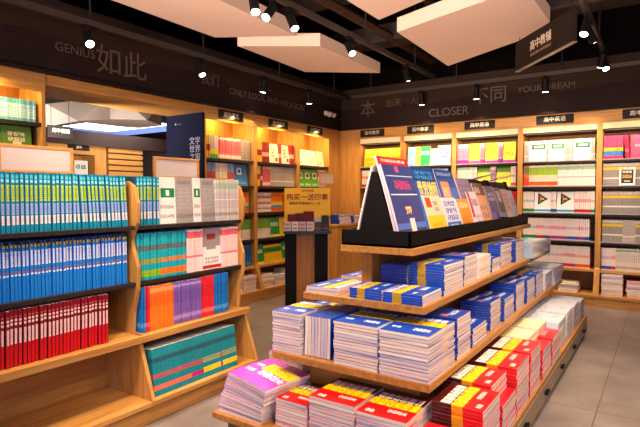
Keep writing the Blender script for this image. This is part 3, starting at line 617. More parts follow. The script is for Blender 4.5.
# magazines on the slopes: mesh lies in the slope plane
SL = math.atan2(.35, .105)
def mag_mat(name, base, rl): return rects(name, base, rl, 'XY', .36)
MG = {
 'exam': mag_mat('slate_exam_paper_cover', '343E78', [(0,1,0,.12,'3C2F66'),(0,1,.12,.2,'4C68B0'),(.45,.62,.04,.26,'D8C4C0'),(.4,.6,.32,.42,'E8B87A'),(.32,.7,.3,.55,'34306A',3,2,.5),(.05,.95,.58,.595,'C8D0E8'),(.25,.8,.66,.78,'C43A5A',4,1,.6),(.05,.95,.84,.85,'C8D0E8'),(.4,.52,.9,.98,'D8506A',1,1,.8)]),
 'redtop': mag_mat('red_banded_cover', 'C81E28', [(.1,.9,.93,.97,'F0D0D0',6,1,.6)]),
 'map': mag_mat('world_map_cover', '1E56A8', [(0,1,.75,1,'123E7C'),(.1,.9,.8,.95,'3C86C8',3,2,.6),(.1,.9,.36,.46,'D83A3A',4,1,.6),(0,1,0,.34,'2C70B8'),(.1,.9,.06,.3,'88B8E0',4,3,.5)]),
 'star': mag_mat('yellow_star_cover', 'DDBFA0', [(0,1,0,.5,'F0B426'),(.2,.8,.1,.35,'E88A22',3,2,.6),(.1,.4,.7,.95,'D8402A'),(.5,.8,.6,.9,'6A5A8C',2,2,.6)]),
 'soccer': mag_mat('blue_comic_cover', '2A62B8', [(0,1,.3,1,'CFC8D8'),(.1,.9,.35,.95,'2A58A8',3,3,.6),(.2,.8,.06,.24,'9CD0F0',2,1,.7)]),
 'faces': mag_mat('blue_portrait_cover', '1E4EA0', [(0,1,.86,1,'1C3C80'),(.1,.9,.9,.96,'88A8E0',5,1,.6),(.15,.6,.3,.8,'E08A60'),(.2,.55,.35,.75,'F0C8A8',2,2,.55),(.65,.95,.2,.7,'2C70C0')]),
 'photo': mag_mat('photo_collage_cover', '8C7C9A', [(.05,.95,.45,.9,'6A5A7C',4,4,.6),(.05,.95,.1,.4,'C8A890',4,3,.5)]),
 'orange': mag_mat('orange_brown_cover', 'E08A2A', [(.1,.9,.2,.45,'A85A1E',3,3,.6),(.1,.9,.7,.9,'F4D0A0',4,1,.6)]),
 'white': mag_mat('white_magenta_cover', 'E0D0DC', [(0,.25,.3,1,'B82A5A'),(.3,.9,.1,.4,'A86A9C',3,2,.6),(.3,.9,.6,.8,'5A3A6A',3,1,.6)]),
 'food': mag_mat('orange_photo_cover', 'E0A064', [(0,1,.7,1,'6A4A3A'),(.1,.9,.15,.5,'8A5AA0',3,2,.5),(.1,.6,.75,.9,'E8C8A8',2,1,.7)]),
 'navy': mag_mat('navy_purple_cover', '3A3876', [(.1,.9,.6,.85,'C8C0E0',3,2,.5),(.1,.5,.1,.3,'8A4AB0')]),
 'black': mag_mat('black_white_cover', '1E1C2A', [(0,1,.0,.3,'7A78A8'),(.2,.8,.6,.9,'D0C8D0',3,1,.6)]),
 'pinkp': mag_mat('rose_photo_cover', 'C8A49C', [(.1,.9,.4,.9,'A8404A',3,4,.5),(.1,.9,.1,.3,'E8D4C8',3,1,.6)]),
 'pale': mag_mat('pale_lilac_cover', 'C4C4DC', [(.1,.9,.5,.8,'7C84B0',3,2,.5)]),
}
def magazine(side, y, w, l, off, key, label, rise=0, roll=0, t=.008):
    """side +1: slope facing +X. y = near edge, off = distance out from the slope"""
    m = MB(); W = w
    nx, ny = 4, 8
    def bow(v): return .012*(v*(1-v))*4*.35
    vs = []
    for k in (0, 1):
        for i in range(nx+1):
            for j in range(ny+1):
                u, v = i/nx, j/ny; vs.append((u*w, v*l, bow(v)+k*t))
    n = (nx+1)*(ny+1); g = lambda k_, i, j: k_*n+i*(ny+1)+j; fs = []
    for i in range(nx):
        for j in range(ny): fs += [(g(0,i,j), g(0,i,j+1), g(0,i+1,j+1), g(0,i+1,j)), (g(1,i,j), g(1,i+1,j), g(1,i+1,j+1), g(1,i,j+1))]
    m.add(vs, fs); fs2 = []
    for i in range(nx): fs2 += [(g(0,i,0), g(0,i+1,0), g(1,i+1,0), g(1,i,0)), (g(0,i+1,ny), g(0,i,ny), g(1,i,ny), g(1,i+1,ny))]
    for j in range(ny): fs2 += [(g(0,0,j+1), g(0,0,j), g(1,0,j), g(1,0,j+1)), (g(0,nx,j), g(0,nx,j+1), g(1,nx,j+1), g(1,nx,j))]
    k0 = len(m.f); m.f += fs2; m.m += [1]*len(fs2)
    o = m.build('magazine', [MG[key], PG])
    # frame: X' along +Y (side +1), Y' up the slope, Z' outward normal
    th = SL
    if side > 0:
        ex = Vector((0, 1, 0)); ey = Vector((-cos(th), 0, sin(th))); ez = ex.cross(ey); base = Vector((-1.2+.118, y, ZT+.02))
    else:
        th = math.atan2(.35, .085); ex = Vector((0, -1, 0)); ey = Vector((cos(th), 0, sin(th))); ez = ex.cross(ey); base = Vector((-1.2-.103, y+w, ZT+.02))
    R = Matrix((ex, ey, ez)).transposed()
    o.matrix_world = Matrix.Translation(base+ez*off+ey*rise) @ R.to_4x4() @ Matrix.Rotation(radians(roll), 4, 'Z')
    return tag(o, label, 'magazine')
o = magazine(1, 2.262, .35, .385, .016, 'exam', 'large slate blue exam magazine at the near end of the black stand', rise=.012, t=.012)
magazine(1, 2.264, .36, .415, .001, 'redtop', 'red magazine whose top edge shows behind the slate blue one', rise=.03, t=.012)
mm = magazine(1, 2.64, .33, .375, .002, 'map', 'dark blue world map book with yellow lettering on the stand', rise=.035, t=.012)
YL = mat('bright_yellow_print', 'F2D62A', .4)
t_ = text('世界地图', .1, YL, mm, (.165, .222, .0165), (0, 0, 0), 'cover_lettering', width=.72); t_.scale[1] = 1.2
magazine(1, 2.665, .25, .235, .017, 'star', 'small magazine with a yellow star leaning before the world map book', roll=-1)
magazine(1, 2.99, .32, .385, .002, 'faces', 'tall blue magazine with orange portraits next to the world map book', rise=.02)
magazine(1, 2.94, .24, .22, .017, 'soccer', 'small blue and white comic leaning in the front row of the stand')
magazine(1, 3.34, .27, .33, .002, 'photo', 'photo collage magazine behind the small orange one', rise=.03)
magazine(1, 3.2, .22, .21, .017, 'orange', 'small orange and brown magazine in the front row of the stand')
magazine(1, 3.44, .2, .26, .017, 'white', 'white and magenta magazine in the middle of the stand')
magazine(1, 3.66, .25, .31, .002, 'food', 'orange photo magazine with brown top in the middle of stand', rise=.02)
magazine(1, 3.93, .22, .3, .006, 'navy', 'navy and purple magazine past the middle of the stand', rise=.01)
magazine(1, 4.17, .18, .3, .006, 'black', 'black and lilac magazine at the start of the short stand')
magazine(1, 4.36, .19, .29, .006, 'pinkp', 'rose coloured photo magazine on the short stand')
magazine(1, 4.56, .17, .28, .006, 'pale', 'pale lilac magazine at the far end of the short stand')
for i, (yy, k) in enumerate(((2.264, 'pale'), (2.6, 'photo'), (2.96, 'food'), (3.32, 'white'), (3.68, 'navy'))):
    magazine(-1, yy, .34, .39 if i == 0 else .36, .003, k, ['pale magazine on the back slope at the near end of stand', 'collage magazine on the back slope, second from near end', 'orange photo magazine on the back slope of the stand', 'white and magenta magazine on back slope', 'navy magazine on the back slope past the middle'][i])
# two magazines lying open on the ridge
for (yy, cvk, wrd) in ((3.95, 'pinkw', 'pale magazine lying across the ridge of the long stand'), (4.45, 'lightblue', 'pale blue magazine lying across the ridge of the short stand')):
    o = place(flat_mesh(cvk, .2, .27, .006, .012, 1), (-1.19, yy, 1.382), (radians(4), radians(-16), 0), wrd, None, name='magazine', cat='magazine')

# ---- stacks on the middle tier, near end
BN = 'blue and yellow workbook'; PB = 'plain blue workbook'
stack(-1.64, -1.46, 1.99, 2.27, ZM, .2, 14, 'blue', '+Y', BN, 'at the left corner of the middle tier')
for i in range(8):   # books standing on their long edge in a tight bunch
    w0 = .0185; o = place(flat_mesh('blueplain', .195, .27, w0*.96, .006, i % 5), (-1.44+w0*i, 2.145, ZM+.003+.0975), (0, pi/2, 0), 'blue book standing on edge in bunch at near end of middle tier', 'blue books standing on edge at the near end of middle tier')
    o.location.x = -1.4435+w0*i
stack(-1.27, -1.035, 1.985, 2.27, ZM, .2, 14, 'blue', '+Y', BN, 'second from the right corner of the middle tier')
stack(-1.03, -.795, 1.975, 2.29, ZM, .2, 13, 'blue', '+Y', BN, 'at the right front corner of the middle tier')
# middle tier, right side going back
stack(-1.0, -.8, 2.34, 2.54, ZM, .2, 13, 'blueplain', '-X', PB, 'behind the right front corner stack of middle tier')
stack(-1.0, -.8, 2.57, 2.82, ZM, .1, 7, 'blueplain', '-X', PB, 'in the low pile third along the middle tier side')
stack(-1.0, -.82, 2.96, 3.18, ZM, .16, 11, 'blueplain', '-X', PB, 'fourth along the middle tier side')
stack(-1.0, -.81, 3.22, 3.46, ZM, .14, 9, 'blueplain', '-X', PB, 'fifth along the middle tier side')
stack(-1.0, -.82, 3.56, 3.8, ZM, .18, 12, 'blueplain', '-X', PB, 'sixth along the middle tier side')
stack(-1.0, -.81, 3.84, 4.1, ZM, .165, 11, 'blueplain', '-X', PB, 'seventh along the middle tier side')
stack(-1.0, -.81, 4.14, 4.4, ZM, .17, 10, 'blue', '-X', BN, 'eighth along the middle tier side')
stack(-1.02, -.8, 4.44, 4.72, ZM, .14, 8, 'white', '-X', 'white workbook', 'near the far end of middle tier')
stack(-1.05, -.78, 4.76, 5.1, ZM, .15, 8, 'white', '-X', 'white workbook', 'at the far end of middle tier', yaw=-6)
# middle tier, left side
for i in range(4):
    stack(-1.63, -1.44, 2.32+i*.3, 2.58+i*.3, ZM, .18-.02*i, 9, 'blue', '+X', BN, ['second', 'third', 'fourth', 'fifth'][i]+' along the left side of middle tier')
# ---- upper tier
for i, (h, cvk, nm) in enumerate(((.03, 'blue', BN), (.04, 'blue', BN), (.045, 'blue', BN), (.05, 'blue', BN), (.06, 'white', 'white workbook'))):
    stack(-1.53, -1.34, 2.13+i*.34, 2.43+i*.34, Z2, h, max(2, int(h/.015)), cvk, '+X', nm, ['at the left near corner', 'second along the left side', 'third along the left side', 'fourth along the left side', 'fifth along the left side'][i]+' of the upper tier')
stack(-1.27, -1.09, 2.125, 2.33, Z2, .05, 4, 'blue', '-X', BN, 'in the low middle pile at upper tier near end')
stack(-1.085, -.885, 2.12, 2.36, Z2, .05, 4, 'blue', '-X', BN, 'in the low pile at the right corner of upper tier')
stack(-1.24, -1.085, 2.4, 2.62, Z2, .135, 10, 'blueplain', '-X', PB, 'beside the wooden post under the top shelf')
stack(-1.08, -.89, 2.4, 2.69, Z2, .15, 11, 'blue', '-X', BN, 'standing tall behind the upper tier corner pile')
stack(-1.07, -.9, 2.73, 2.96, Z2, .16, 11, 'blueplain', '-X', PB, 'third along the right side of upper tier')
stack(-1.07, -.9, 3.0, 3.24, Z2, .13, 9, 'pinkw', '-X', 'pale workbook', 'fourth along the right side of upper tier')
stack(-1.07, -.91, 3.3, 3.5, Z2, .085, 6, 'blueplain', '-X', PB, 'in the low pile before the yellow topped stack')
stack(-1.09, -.92, 3.54, 3.84, Z2, .155, 10, 'blue', '-X', BN, 'fifth along the right side of upper tier')
stack(-1.08, -.9, 3.88, 4.14, Z2, .15, 10, 'blueplain', '-X', PB, 'sixth along the right side of upper tier')
stack(-1.08, -.84, 4.2, 4.6, Z2, .13, 7, 'lightblue', '-X', 'pale blue atlas', 'jutting out towards the far end of upper tier', yaw=-8)
stack(-1.08, -.86, 4.64, 5.0, Z2, .1, 6, 'white', '-X', 'white workbook', 'at the far end of upper tier')
# ---- lower tier, near end
stack(-1.84, -1.555, 1.8, 2.1, ZL, .205, 13, 'purple', '+Y', 'purple and yellow workbook', 'sagging at the left corner of the lower tier', bend=.03, lean=(.075, 0), yaw=-9, jit=.003)
stack(-1.84, -1.6, 2.2, 2.47, ZL, .2, 10, 'purple', '+Y', 'purple and yellow workbook', 'behind the sagging purple stack')
stack(-1.5, -1.315, 1.84, 2.1, ZL, .13, 9, 'red', '+Y', 'red and yellow workbook', 'in the low pile right of the purple stack')
stack(-1.3, -1.06, 1.83, 2.1, ZL, .19, 12, 'red', '+Y', 'red and yellow workbook', 'second from right at the near end of lower tier')
stack(-1.05, -.82, 1.81, 2.1, ZL, .19, 12, 'red', '+Y', 'red and yellow workbook', 'first from right at the near end of lower tier')
# ---- lower tier, right side going back
RY = 'red and yellow workbook'
stack(-.8, -.585, 1.8, 1.98, ZL, .14, 9, 'redplain', '-X', 'plain red workbook', 'in the low pile at the right corner of lower tier')
stack(-.8, -.58, 2.01, 2.26, ZL, .22, 14, 'red', '-X', RY, 'nearest the right corner on lower tier side')
z_ = stack(-.81, -.575, 2.28, 2.53, ZL, .15, 9, 'redplain', '-X', 'plain red workbook', 'low in the second pile on lower tier side')
stack(-.85, -.62, 2.28, 2.53, z_, .08, 5, 'red', '-X', RY, 'second from the corner on lower tier side')
stack(-.83, -.58, 2.56, 2.83, ZL, .235, 14, 'red', '-X', RY, 'third from the corner on lower tier side')
stack(-.83, -.58, 2.86, 3.12, ZL, .235, 14, 'red', '-X', RY, 'fourth from the corner on lower tier side')
for i, yy in enumerate((3.16, 3.46)):
    z_ = stack(-.78, -.575, yy, yy+.27, ZL, .17, 10, 'redplain', '-X', 'plain red workbook', ['under the nearer cream pile', 'under the farther cream pile'][i])
    stack(-.87, -.66, yy, yy+.27, z_, .05, 3, 'cream', '-X', 'cream workbook', ['nearer of two cream piles on lower tier', 'farther of two cream piles on lower tier'][i])
for i in range(4):
    stack(-.85, -.59, 3.78+i*.33, 4.08+i*.33, ZL, (.2, .2, .19, .16)[i], 10, 'white', '-X', 'white and blue workbook', ['first of the white piles past the cream ones', 'second of the white piles past cream ones', 'third of the white piles past cream ones', 'last white pile at the far end of lower tier'][i])

# ------------------------------------------------------------------ left display bookcases
def side_poly():
    up = [(-2.445, .45), (-2.43, .6), (-2.395, .72), (-2.39, .85), (-2.43, .95), (-2.44, 1.0), (-2.395, 1.09), (-2.385, 1.2), (-2.42, 1.295), (-2.47, 1.32)]
    return [(-2.70, .13), (-2.275, .13), (-2.385, .44), (-2.385, .45)]+up+[(-2.70, 1.32)]
def left_case(y0, y1, label, last=False):
    r = thing('low_bookcase', label, 'bookcase', (-2.5, (y0+y1)/2, 0), 0)
    cy = (y0+y1)/2; h = (y1-y0)/2
    def bx(name, x0, x1, a, b_, z0, z1, m, bv=.002): return MB().box(x0+2.5, x1+2.5, a-cy, b_-cy, z0, z1).build(name, m, r, bevel=bv)
    poly = [(x+2.5, z) for x, z in side_poly()]
    for yy in ((y0, y1-.022) if last else (y0,)):
        MB().prism(poly, 'Y', yy-cy, yy+.022-cy).build('side_panel', W_Z, r, bevel=.002)
    ye = y1-.022 if last else y1
    bx('back_panel', -2.72, -2.70, y0, y1, .13, 1.33, W_Y)
    bx('ledge', -2.70, -2.33 if False else -2.365, y0+.022, ye, .45, .475, W_Y)
    bx('lip', -2.365, -2.345, y0, y1, .44, .478, W_Y)
    bx('shelf', -2.70, -2.405, y0+.022, ye, .742, .765, SHELFD)
    bx('shelf', -2.70, -2.405, y0+.022, ye, 1.052, 1.075, SHELFD)
    bx('bottom_shelf', -2.72, -2.275, y0, y1, .105, .13, W_Y)
    bx('plinth', -2.72, -2.31, y0, y1, 0, .105, W_Y)
    return r
left_case(.55, 1.755, 'low wooden bookcase at the left full of teal, blue and red rows')
left_case(1.755, 2.62, 'low wooden bookcase nearer the aisle end, with mixed coloured rows', True)
FX = -2.425
row('L', .58, FX, 1.075, [('g',.38),('s','teal',.48,.0205,'teal workbook with yellow and white bands'),('g',.004),('s','teal',.29,.0205,'slightly leaning teal workbook',-3)], 'on the top shelf left of the wavy divider', fine=True)
row('L', .58, FX, .765, [('g',.41),('s','bluedark',.06,.02,'navy topped blue workbook'),('s','blue',.675,.0172,'blue workbook with white titled spine')], 'on the middle shelf left of the divider', fine=True)
row('L', .58, FX+.03, .478, [('g',.33),('s','red',.67,.0185,'red workbook with white titled spine',1)], 'on the ledge left of the divider', fine=True)
row('L', 1.785, FX, 1.075, [('s','teal',.155,.0225,'teal workbook with yellow and white bands'),('f','white_green',.13,.012,'left white book with green square facing out',3),('f','grey_cover',.135,.012,'left grey book with its back turned out',3),('f','white_green',.065,.012,'narrow showing white book with green square',3),('f','grey_cover',.12,.012,'right grey book with its back turned out',3),('s','grey_spine',.215,.014,'pale grey spined book')], 'on the top shelf at the aisle end', fine=True)
row('L', 1.785, FX, .765, [('s','cyan_a',.03,.015,'cyan workbook with magenta foot'),('s','cyan_b',.13,.016,'cyan workbook with lime foot'),('s','cyan_c',.2,.016,'cyan workbook with orange foot'),('s','pink_top',.125,.0178,'pink topped workbook left of grey one'),('f','grey_round',.17,.012,'grey topped white book with red line',3),('s','pink_top',.155,.0178,'pink topped white workbook at the right end')], 'on the middle shelf at the aisle end', fine=True)
row('L', 1.785, FX+.03, .478, [('g',.005),('s','plainblue',.022,.011,'azure workbook at the left'),('s','plainred',.03,.015,'scarlet workbook at the left'),('s','orange',.175,.0175,'orange workbook'),('s','purple',.21,.015,'purple workbook'),('s','plainred',.11,.014,'scarlet workbook'),('s','plainblue',.135,.015,'azure workbook')], 'on the ledge at the aisle end', fine=True)
# deep teal row leaning back on the bottom shelf
yy = 1.80
for k_, n_, wd in (('deep_a', 15, 'deep teal workbook with coral foot'), ('deep_m', 5, 'deep teal workbook with magenta foot'), ('deep_b', 8, 'deep teal workbook with yellow foot'), ('deep_m', 1, 'lone magenta footed deep teal workbook among yellow ones'), ('deep_b', 7, 'deep teal workbook with yellow foot at the right end')):
    for i in range(n_):
        t = .0183; me = book_mesh(k_, t); wl = wd if n_ == 1 else f'{wd}, {ORD[i]} from left,'
        place(me, (-2.312, yy+t/2, .131), (Matrix.Rotation(pi/2, 4, 'Z') @ Matrix.Rotation(radians(-6), 4, 'X')).to_euler(), fit(wl+' on the bottom shelf'), 'row: '+wd+' on the bottom shelf' if n_ > 1 else None, name='deep_teal_book')
        yy += t
# framed placards on top
def placard(x, y0, y1, z0, z1, label, leg):
    r = thing('framed_placard', label, 'sign', (x, (y0+y1)/2, z0), 0, 'blank framed placards')
    h = (y1-y0)/2; H = z1-z0; f = .016
    fr = MB().box(-.008, .008, -h, h, 0, f).box(-.008, .008, -h, h, H-f, H).box(-.008, .008, -h, -h+f, f, H-f).box(-.008, .008, h-f, h, f, H-f).build('frame', W_Y, r, bevel=.002)
    MB().box(-.003, .004, -h+f, h-f, f, H-f).build('card', mat('placard_card', 'BDB0B0', .5), r)
    MB().box(-.007, .007, -.04, .04, -leg, 0).build('stand', W_Z, r)
    return r
placard(-2.712, 1.20, 1.585, 1.355, 1.50, 'wide blank white placard in wooden frame above the teal books', .024)
placard(-2.712, 2.12, 2.5, 1.352, 1.49, 'blank white placard in wooden frame above the white and grey books', .021)
# far placard near the corner, on a low counter shelf
cs = thing('side_counter', 'plain wooden counter with stacks on it beside the corner', 'counter', (-3.7, 6.0, 0))
MB().box(-.2, .2, -.42, .35, 0, .83).build('body', W_Z, cs, bevel=.002)
MB().box(-.22, .22, -.44, .36, .83, .86).build('top', W_Y, cs, bevel=.002)
stack(-3.86, -3.66, 5.62, 5.9, .86, .08, 6, 'pinkw', '-X', 'pale book', 'at the near end of the side counter', jit=.012)
stack(-3.64, -3.5, 5.62, 5.92, .86, .12, 8, 'blueplain', '-X', PB, 'on the side counter next to the pale books', jit=.012)
stack(-3.64, -3.5, 6.0, 6.3, .86, .1, 7, 'blueplain', '-X', PB, 'at the far end of the side counter', jit=.01)
stack(-3.88, -3.68, 6.0, 6.28, .86, .1, 7, 'pinkw', '-X', 'pale book', 'at the wall side of the side counter', jit=.01)
r = placard(-3.95, 5.83, 6.2, 1.385, 1.545, 'small blank white placard in front of the wood corner panelling', .525)

# piles on the low compartments of the wall cases
for i, (y0, n, h) in enumerate(((4.66, 9, .15), (4.9, 7, .12), (5.14, 10, .16))):
    stack(-4.2, -3.98, y0, y0+.22, .13, h, n, ('pinkw', 'white', 'pinkw')[i], '-X', ('pale book', 'white book', 'cream book')[i], ['left of three low piles behind kiosk', 'middle of three low piles behind kiosk', 'right of three low piles behind kiosk'][i], jit=.008)
for i, (y0, n, h) in enumerate(((3.86, 9, .18), (4.1, 8, .15), (4.34, 10, .17))):
    stack(-4.2, -3.98, y0, y0+.22, .13, h, n, 'pinkw', '-X', 'pale book', ['left low pile under the case beside the navy panel', 'middle low pile under the case beside navy panel', 'right low pile under the case beside navy panel'][i], jit=.008)
for i, (x0, n, h, cvk) in enumerate(((-.59, 12, .235, 'pinkw'), (-.35, 9, .18, 'redplain'), (-.12, 11, .2, 'white'))):
    stack(x0, x0+.21, 6.46, 6.74, .13, h, n, cvk, '+Y', ('pale book', 'red topped book', 'white book')[i], 'at the foot of the fifth back case, '+('left', 'middle', 'right')[i], jit=.006, topcv=cvk)
stack(-1.02, -.82, 6.42, 6.7, .13, .11, 6, 'cream', '+Y', 'cream book', 'at the foot of the fourth back case', jit=.008)

# ------------------------------------------------------------------ yellow promotion kiosk
KR = radians(34)
k = thing('promotion_kiosk', 'black and wood kiosk carrying a yellow printed promotion box', 'kiosk', (-3.0, 4.22, 0), KR)
MB().box(-.22, -.11, -.16, .16, .04, .86).build('side_post', BLACK, k, bevel=.003)
MB().box(.07, .2, -.16, .16, .04, .86).build('side_post', BLACK, k, bevel=.003)
MB().box(.2, .213, -.16, .16, .04, .86).build('edge_strip', W_Z, k)
MB().box(-.11, .07, -.12, .15, .04, .86).build('front_panel', wood('kiosk_wood', 'Z', 'A87038', '8A5828'), k)
MB().box(-.34, .24, -.2, .2, 0, .04).build('foot', BLACK, k, bevel=.003)
MB().box(-.235, .235, -.17, .17, .86, .885).build('top', mat('kiosk_top', '2E3A44', .4), k, bevel=.002)
YB = mat('kiosk_yellow', 'F5BC1C', .45)
MB().box(-.235, .225, .0, .12, .886, 1.31).build('display_box', YB, k, bevel=.002)
RD = mat('kiosk_red_print', '8C1420', .5)
text('购买一送四套', .07, RD, k, (-.005, -.0015, 1.215), RB, 'headline', offset=.0009)
text('满额即送精美好礼一份', .032, mat('kiosk_dark_print', '4A2010', .5), k, (-.03, -.0015, 1.155), RB, 'small_print')
text('高中教辅', .03, RD, k, (0, -.0015, 1.28), RB, 'small_print')
gs = [(-.165, .09, .16, '6A0E18'), (-.085, .10, .17, '5A0C16'), (.01, .12, .19, '6A0810'), (.1, .08, .13, 'C8B8A8'), (.175, .09, .15, '20382C')]
for x, w, h, c in gs:
    MB().box(x-w/2+.008, x+w/2-.008, -.04, -.012, .886, .886+h).build('printed_gift_box', mat('gift_'+c, c, .5), k)
gl = ['first', 'second', 'third', 'fourth', 'fifth', 'sixth']
for i in range(6):
    x = -.2+i*.076; yk = -.1
    c = ['D8C0B4', 'E8DCD4', 'D4B8AC', 'E0C8C0', '28402E', '1C1820'][i]
    o = MB().box(-.033, .033, -.012, .012, 0, .09).build('gift_packet', rects('gift_front_%d' % i, c, [(.15,.85,.15,.4,'B02A30',3,1,.7),(.15,.85,.6,.8,'5A2A28',3,1,.6)], 'XZ'), None, (-3.0+x*cos(KR)-yk*sin(KR), 4.22+x*sin(KR)+yk*cos(KR), .8855))
    o.rotation_euler[2] = KR
    tag(o, gl[i]+' small printed gift packet from the left on the kiosk top', 'gift packet', 'gift packets on the kiosk')

# ------------------------------------------------------------------ ceiling: panels, tracks, spots, sign, pipes
PANEL = mat('cloud_panel', 'DCBFAE', .75)
def cloud(pts, label, z=2.75, h=.13):
    n = len(pts); cx = sum(p[0] for p in pts)/n; cy = sum(p[1] for p in pts)/n
    r = thing('ceiling_cloud', label, 'ceiling panel', (cx, cy, z), group='angular ceiling clouds')
    MB().prism([(p[0]-cx, p[1]-cy) for p in pts], 'Z', 0, h).build('panel', PANEL, r)
    for p in pts[::2]:
        q = ((p[0]-cx)*.75, (p[1]-cy)*.75); MB().tube((q[0], q[1], h), (q[0], q[1], 3.45-z), .004, n=6).build('wire', BLACK, r)
cloud([(-3.595, 2.438), (-3.626, 3.567), (-2.946, 3.97), (-2.87, 2.0), (-3.2, 1.6)], 'large pale angular ceiling panel at upper left')
cloud([(-3.643, 3.897), (-2.95, 4.366), (-2.984, 5.746), (-3.725, 5.183)], 'pale ceiling panel behind the upper left one, over the aisle')
cloud([(-2.085, 3.05), (-2.092, 4.005), (-1.585, 3.797), (-1.3, 3.3), (-1.55, 2.8)], 'pale ceiling panel whose point hangs at the top centre')
cloud([(-2.107, 4.392), (-2.162, 5.881), (-1.241, 5.315), (-.88, 4.887), (-.886, 4.2), (-1.187, 4.065)], 'big pale ceiling panel over the centre table')
cloud([(-.45, 3.6), (-.75, 4.6), (-.1, 5.1), (.7, 4.7), (.6, 3.7)], 'ceiling panel at upper right beside the hanging sign', z=2.95)
def track(x0, y0, x1, y1, z, label, w=.035):
    r = thing('lighting_track', label, 'lighting track', ((x0+x1)/2, (y0+y1)/2, z))
    L = math.hypot(x1-x0, y1-y0); r.rotation_euler[2] = math.atan2(y1-y0, x1-x0)
    MB().box(-L/2, L/2, -w/2, w/2, 0, .035).box(-L/2, L/2, -w/2-.004, w/2+.004, .035, .045).build('rail', mat('track_rail', '3A2E2A', .45), r)
    for i in range(int(L/1.2)+1):
        x = -L/2+.3+i*1.2
        if x < L/2: MB().tube((x, 0, .045), (x, 0, 3.45-z), .008, n=8).build('drop_rod', BLACKM, r)
ZTR = 2.72
track(-2.5, .6, -2.5, 6.3, ZTR, 'black lighting track running over the left aisle')
track(-.58, .6, -.58, 6.3, ZTR, 'black lighting track running over the right aisle')
track(-3.82, .9, -3.82, 6.3, 2.58, 'black lighting track along the left wall fascia')
track(-3.7, 6.28, 1.2, 6.28, 2.58, 'black lighting track along the back wall fascia')
LENS = mat('spot_lens', 'FFF2E0', .3, emit=14)
def lamp(x, y, zt, target, label, group, power, size=62, lit=True, rail=True):
    r = thing('track_spotlight', label, 'spotlight', (x, y, zt), group=group)
    MB().box(-.018, .018, -.05, .05, -.022, 0).build('adapter', BLACK, r)
    d = (Vector(target)-Vector((x, y, zt-.11))).normalized()
    piv = Vector((0, 0, -.1)); a = piv-d*.06; b_ = piv+d*.075
    MB().tube((0, 0, -.022), (0, 0, -.1), .008, n=8).build('arm', BLACK, r)
    MB().tube(a, b_, .034, .036, 20).build('lamp_head', BLACK, r)
    MB().tube(b_+d*.0005, b_+d*.003, .031, .031, 20).build('lens', LENS, r)
    if lit:
        spot(Vector((x, y, zt))+b_+d*.012, target, power, size)
    return r
g = 'spotlights on the left aisle track'
lampsA = [(2.85, (-1.5, 2.2, .3), 'nearest of the three spotlights bunched at the top left of centre'), (3.03, (-2.5, 1.6, .9), 'middle of the three spotlights bunched at the top left of centre'), (3.3, (-1.2, 3.0, .3), 'farthest of the three bunched spotlights, before the pale panel'),
          (4.2, (-1.3, 3.6, .8), 'lone spotlight in front of the second ceiling panel'), (5.46, (-2.4, 6.5, 1.2), 'farthest spotlight on the left aisle track')]
for y, tg, lb in lampsA: lamp(-2.5, y, ZTR, tg, lb, g, 95)
lampsC = [(4.75, (-1.0, 3.6, .2), 'nearer spotlight left of the pair by the hanging sign'), (5.0, (.1, 6.4, 1.2), 'second spotlight of the pair by the hanging sign'), (6.0, (-.9, 6.5, 1.2), 'far right spotlight aimed at the back wall'), (6.18, (.3, 5.0, 0), 'farthest right spotlight aimed at the aisle')]
for y, tg, lb in lampsC: lamp(-.58, y, ZTR, tg, lb, 'spotlights on the right aisle track', 50)
for y, tg, lb in ((2.38, (-2.4, 1.9, .8), 'spotlight on the fascia beside the word GENIUS'), (3.55, (-2.6, 3.6, 0), 'spotlight on the fascia above the navy panel'), (4.52, (-4.1, 4.4, 1.0), 'spotlight on the fascia over the first lit left wall case'), (5.4, (-3.9, 5.6, 1.0), 'spotlight on the fascia over the middle left wall case')):
    lamp(-3.82, y, 2.58, tg, lb, 'spotlights on the left wall track', 26)
for x, lb in ((-1.95, 'dark spotlight hanging before the back fascia left of centre'), (-2.66, 'spotlight hanging before the back fascia above CLOSER'), (-1.17, 'dark spotlight hanging in front of the small gold words')):
    lamp(x, 6.28, 2.58, (x, 6.5, .9), lb, 'spotlights on the back wall track', 24, 80)
# spots added without fixtures, most off the tracks, to brighten books, kiosk and floor
for p, tg, pw in (((-2.5, 1.0, 2.6), (-2.5, 1.1, .9), 0), ((-1.9, .9, 2.6), (-2.5, 1.2, .85), 75), ((-1.6, 1.5, 2.6), (-2.45, 2.1, .7), 75), ((-.2, 1.0, 2.6), (-.9, 2.3, .4), 90), ((-.58, 2.4, 2.6), (-.8, 3.2, .3), 50), ((.9, 2.7, 2.6), (-.75, 3.0, .35), 85), ((.8, 1.3, 2.6), (-.8, 2.3, .45), 70),
                  ((-.3, 1.0, 2.6), (-1.2, 2.0, 1.0), 30), ((-2.5, 3.6, 2.6), (-3.0, 4.2, 1.1), 26), ((-.58, 3.8, 2.6), (0, 4.2, 0), 40), ((.3, 4.6, 2.6), (-.3, 6.5, 1.1), 60), ((-1.6, 4.6, 2.6), (-1.4, 6.5, 1.1), 55), ((-2.2, 4.6, 2.6), (-2.9, 6.5, 1.2), 60), ((-1.7, .7, 2.6), (-1.5, 1.9, .3), 45)):
    if pw: spot(p, tg, pw*1.2, 70)
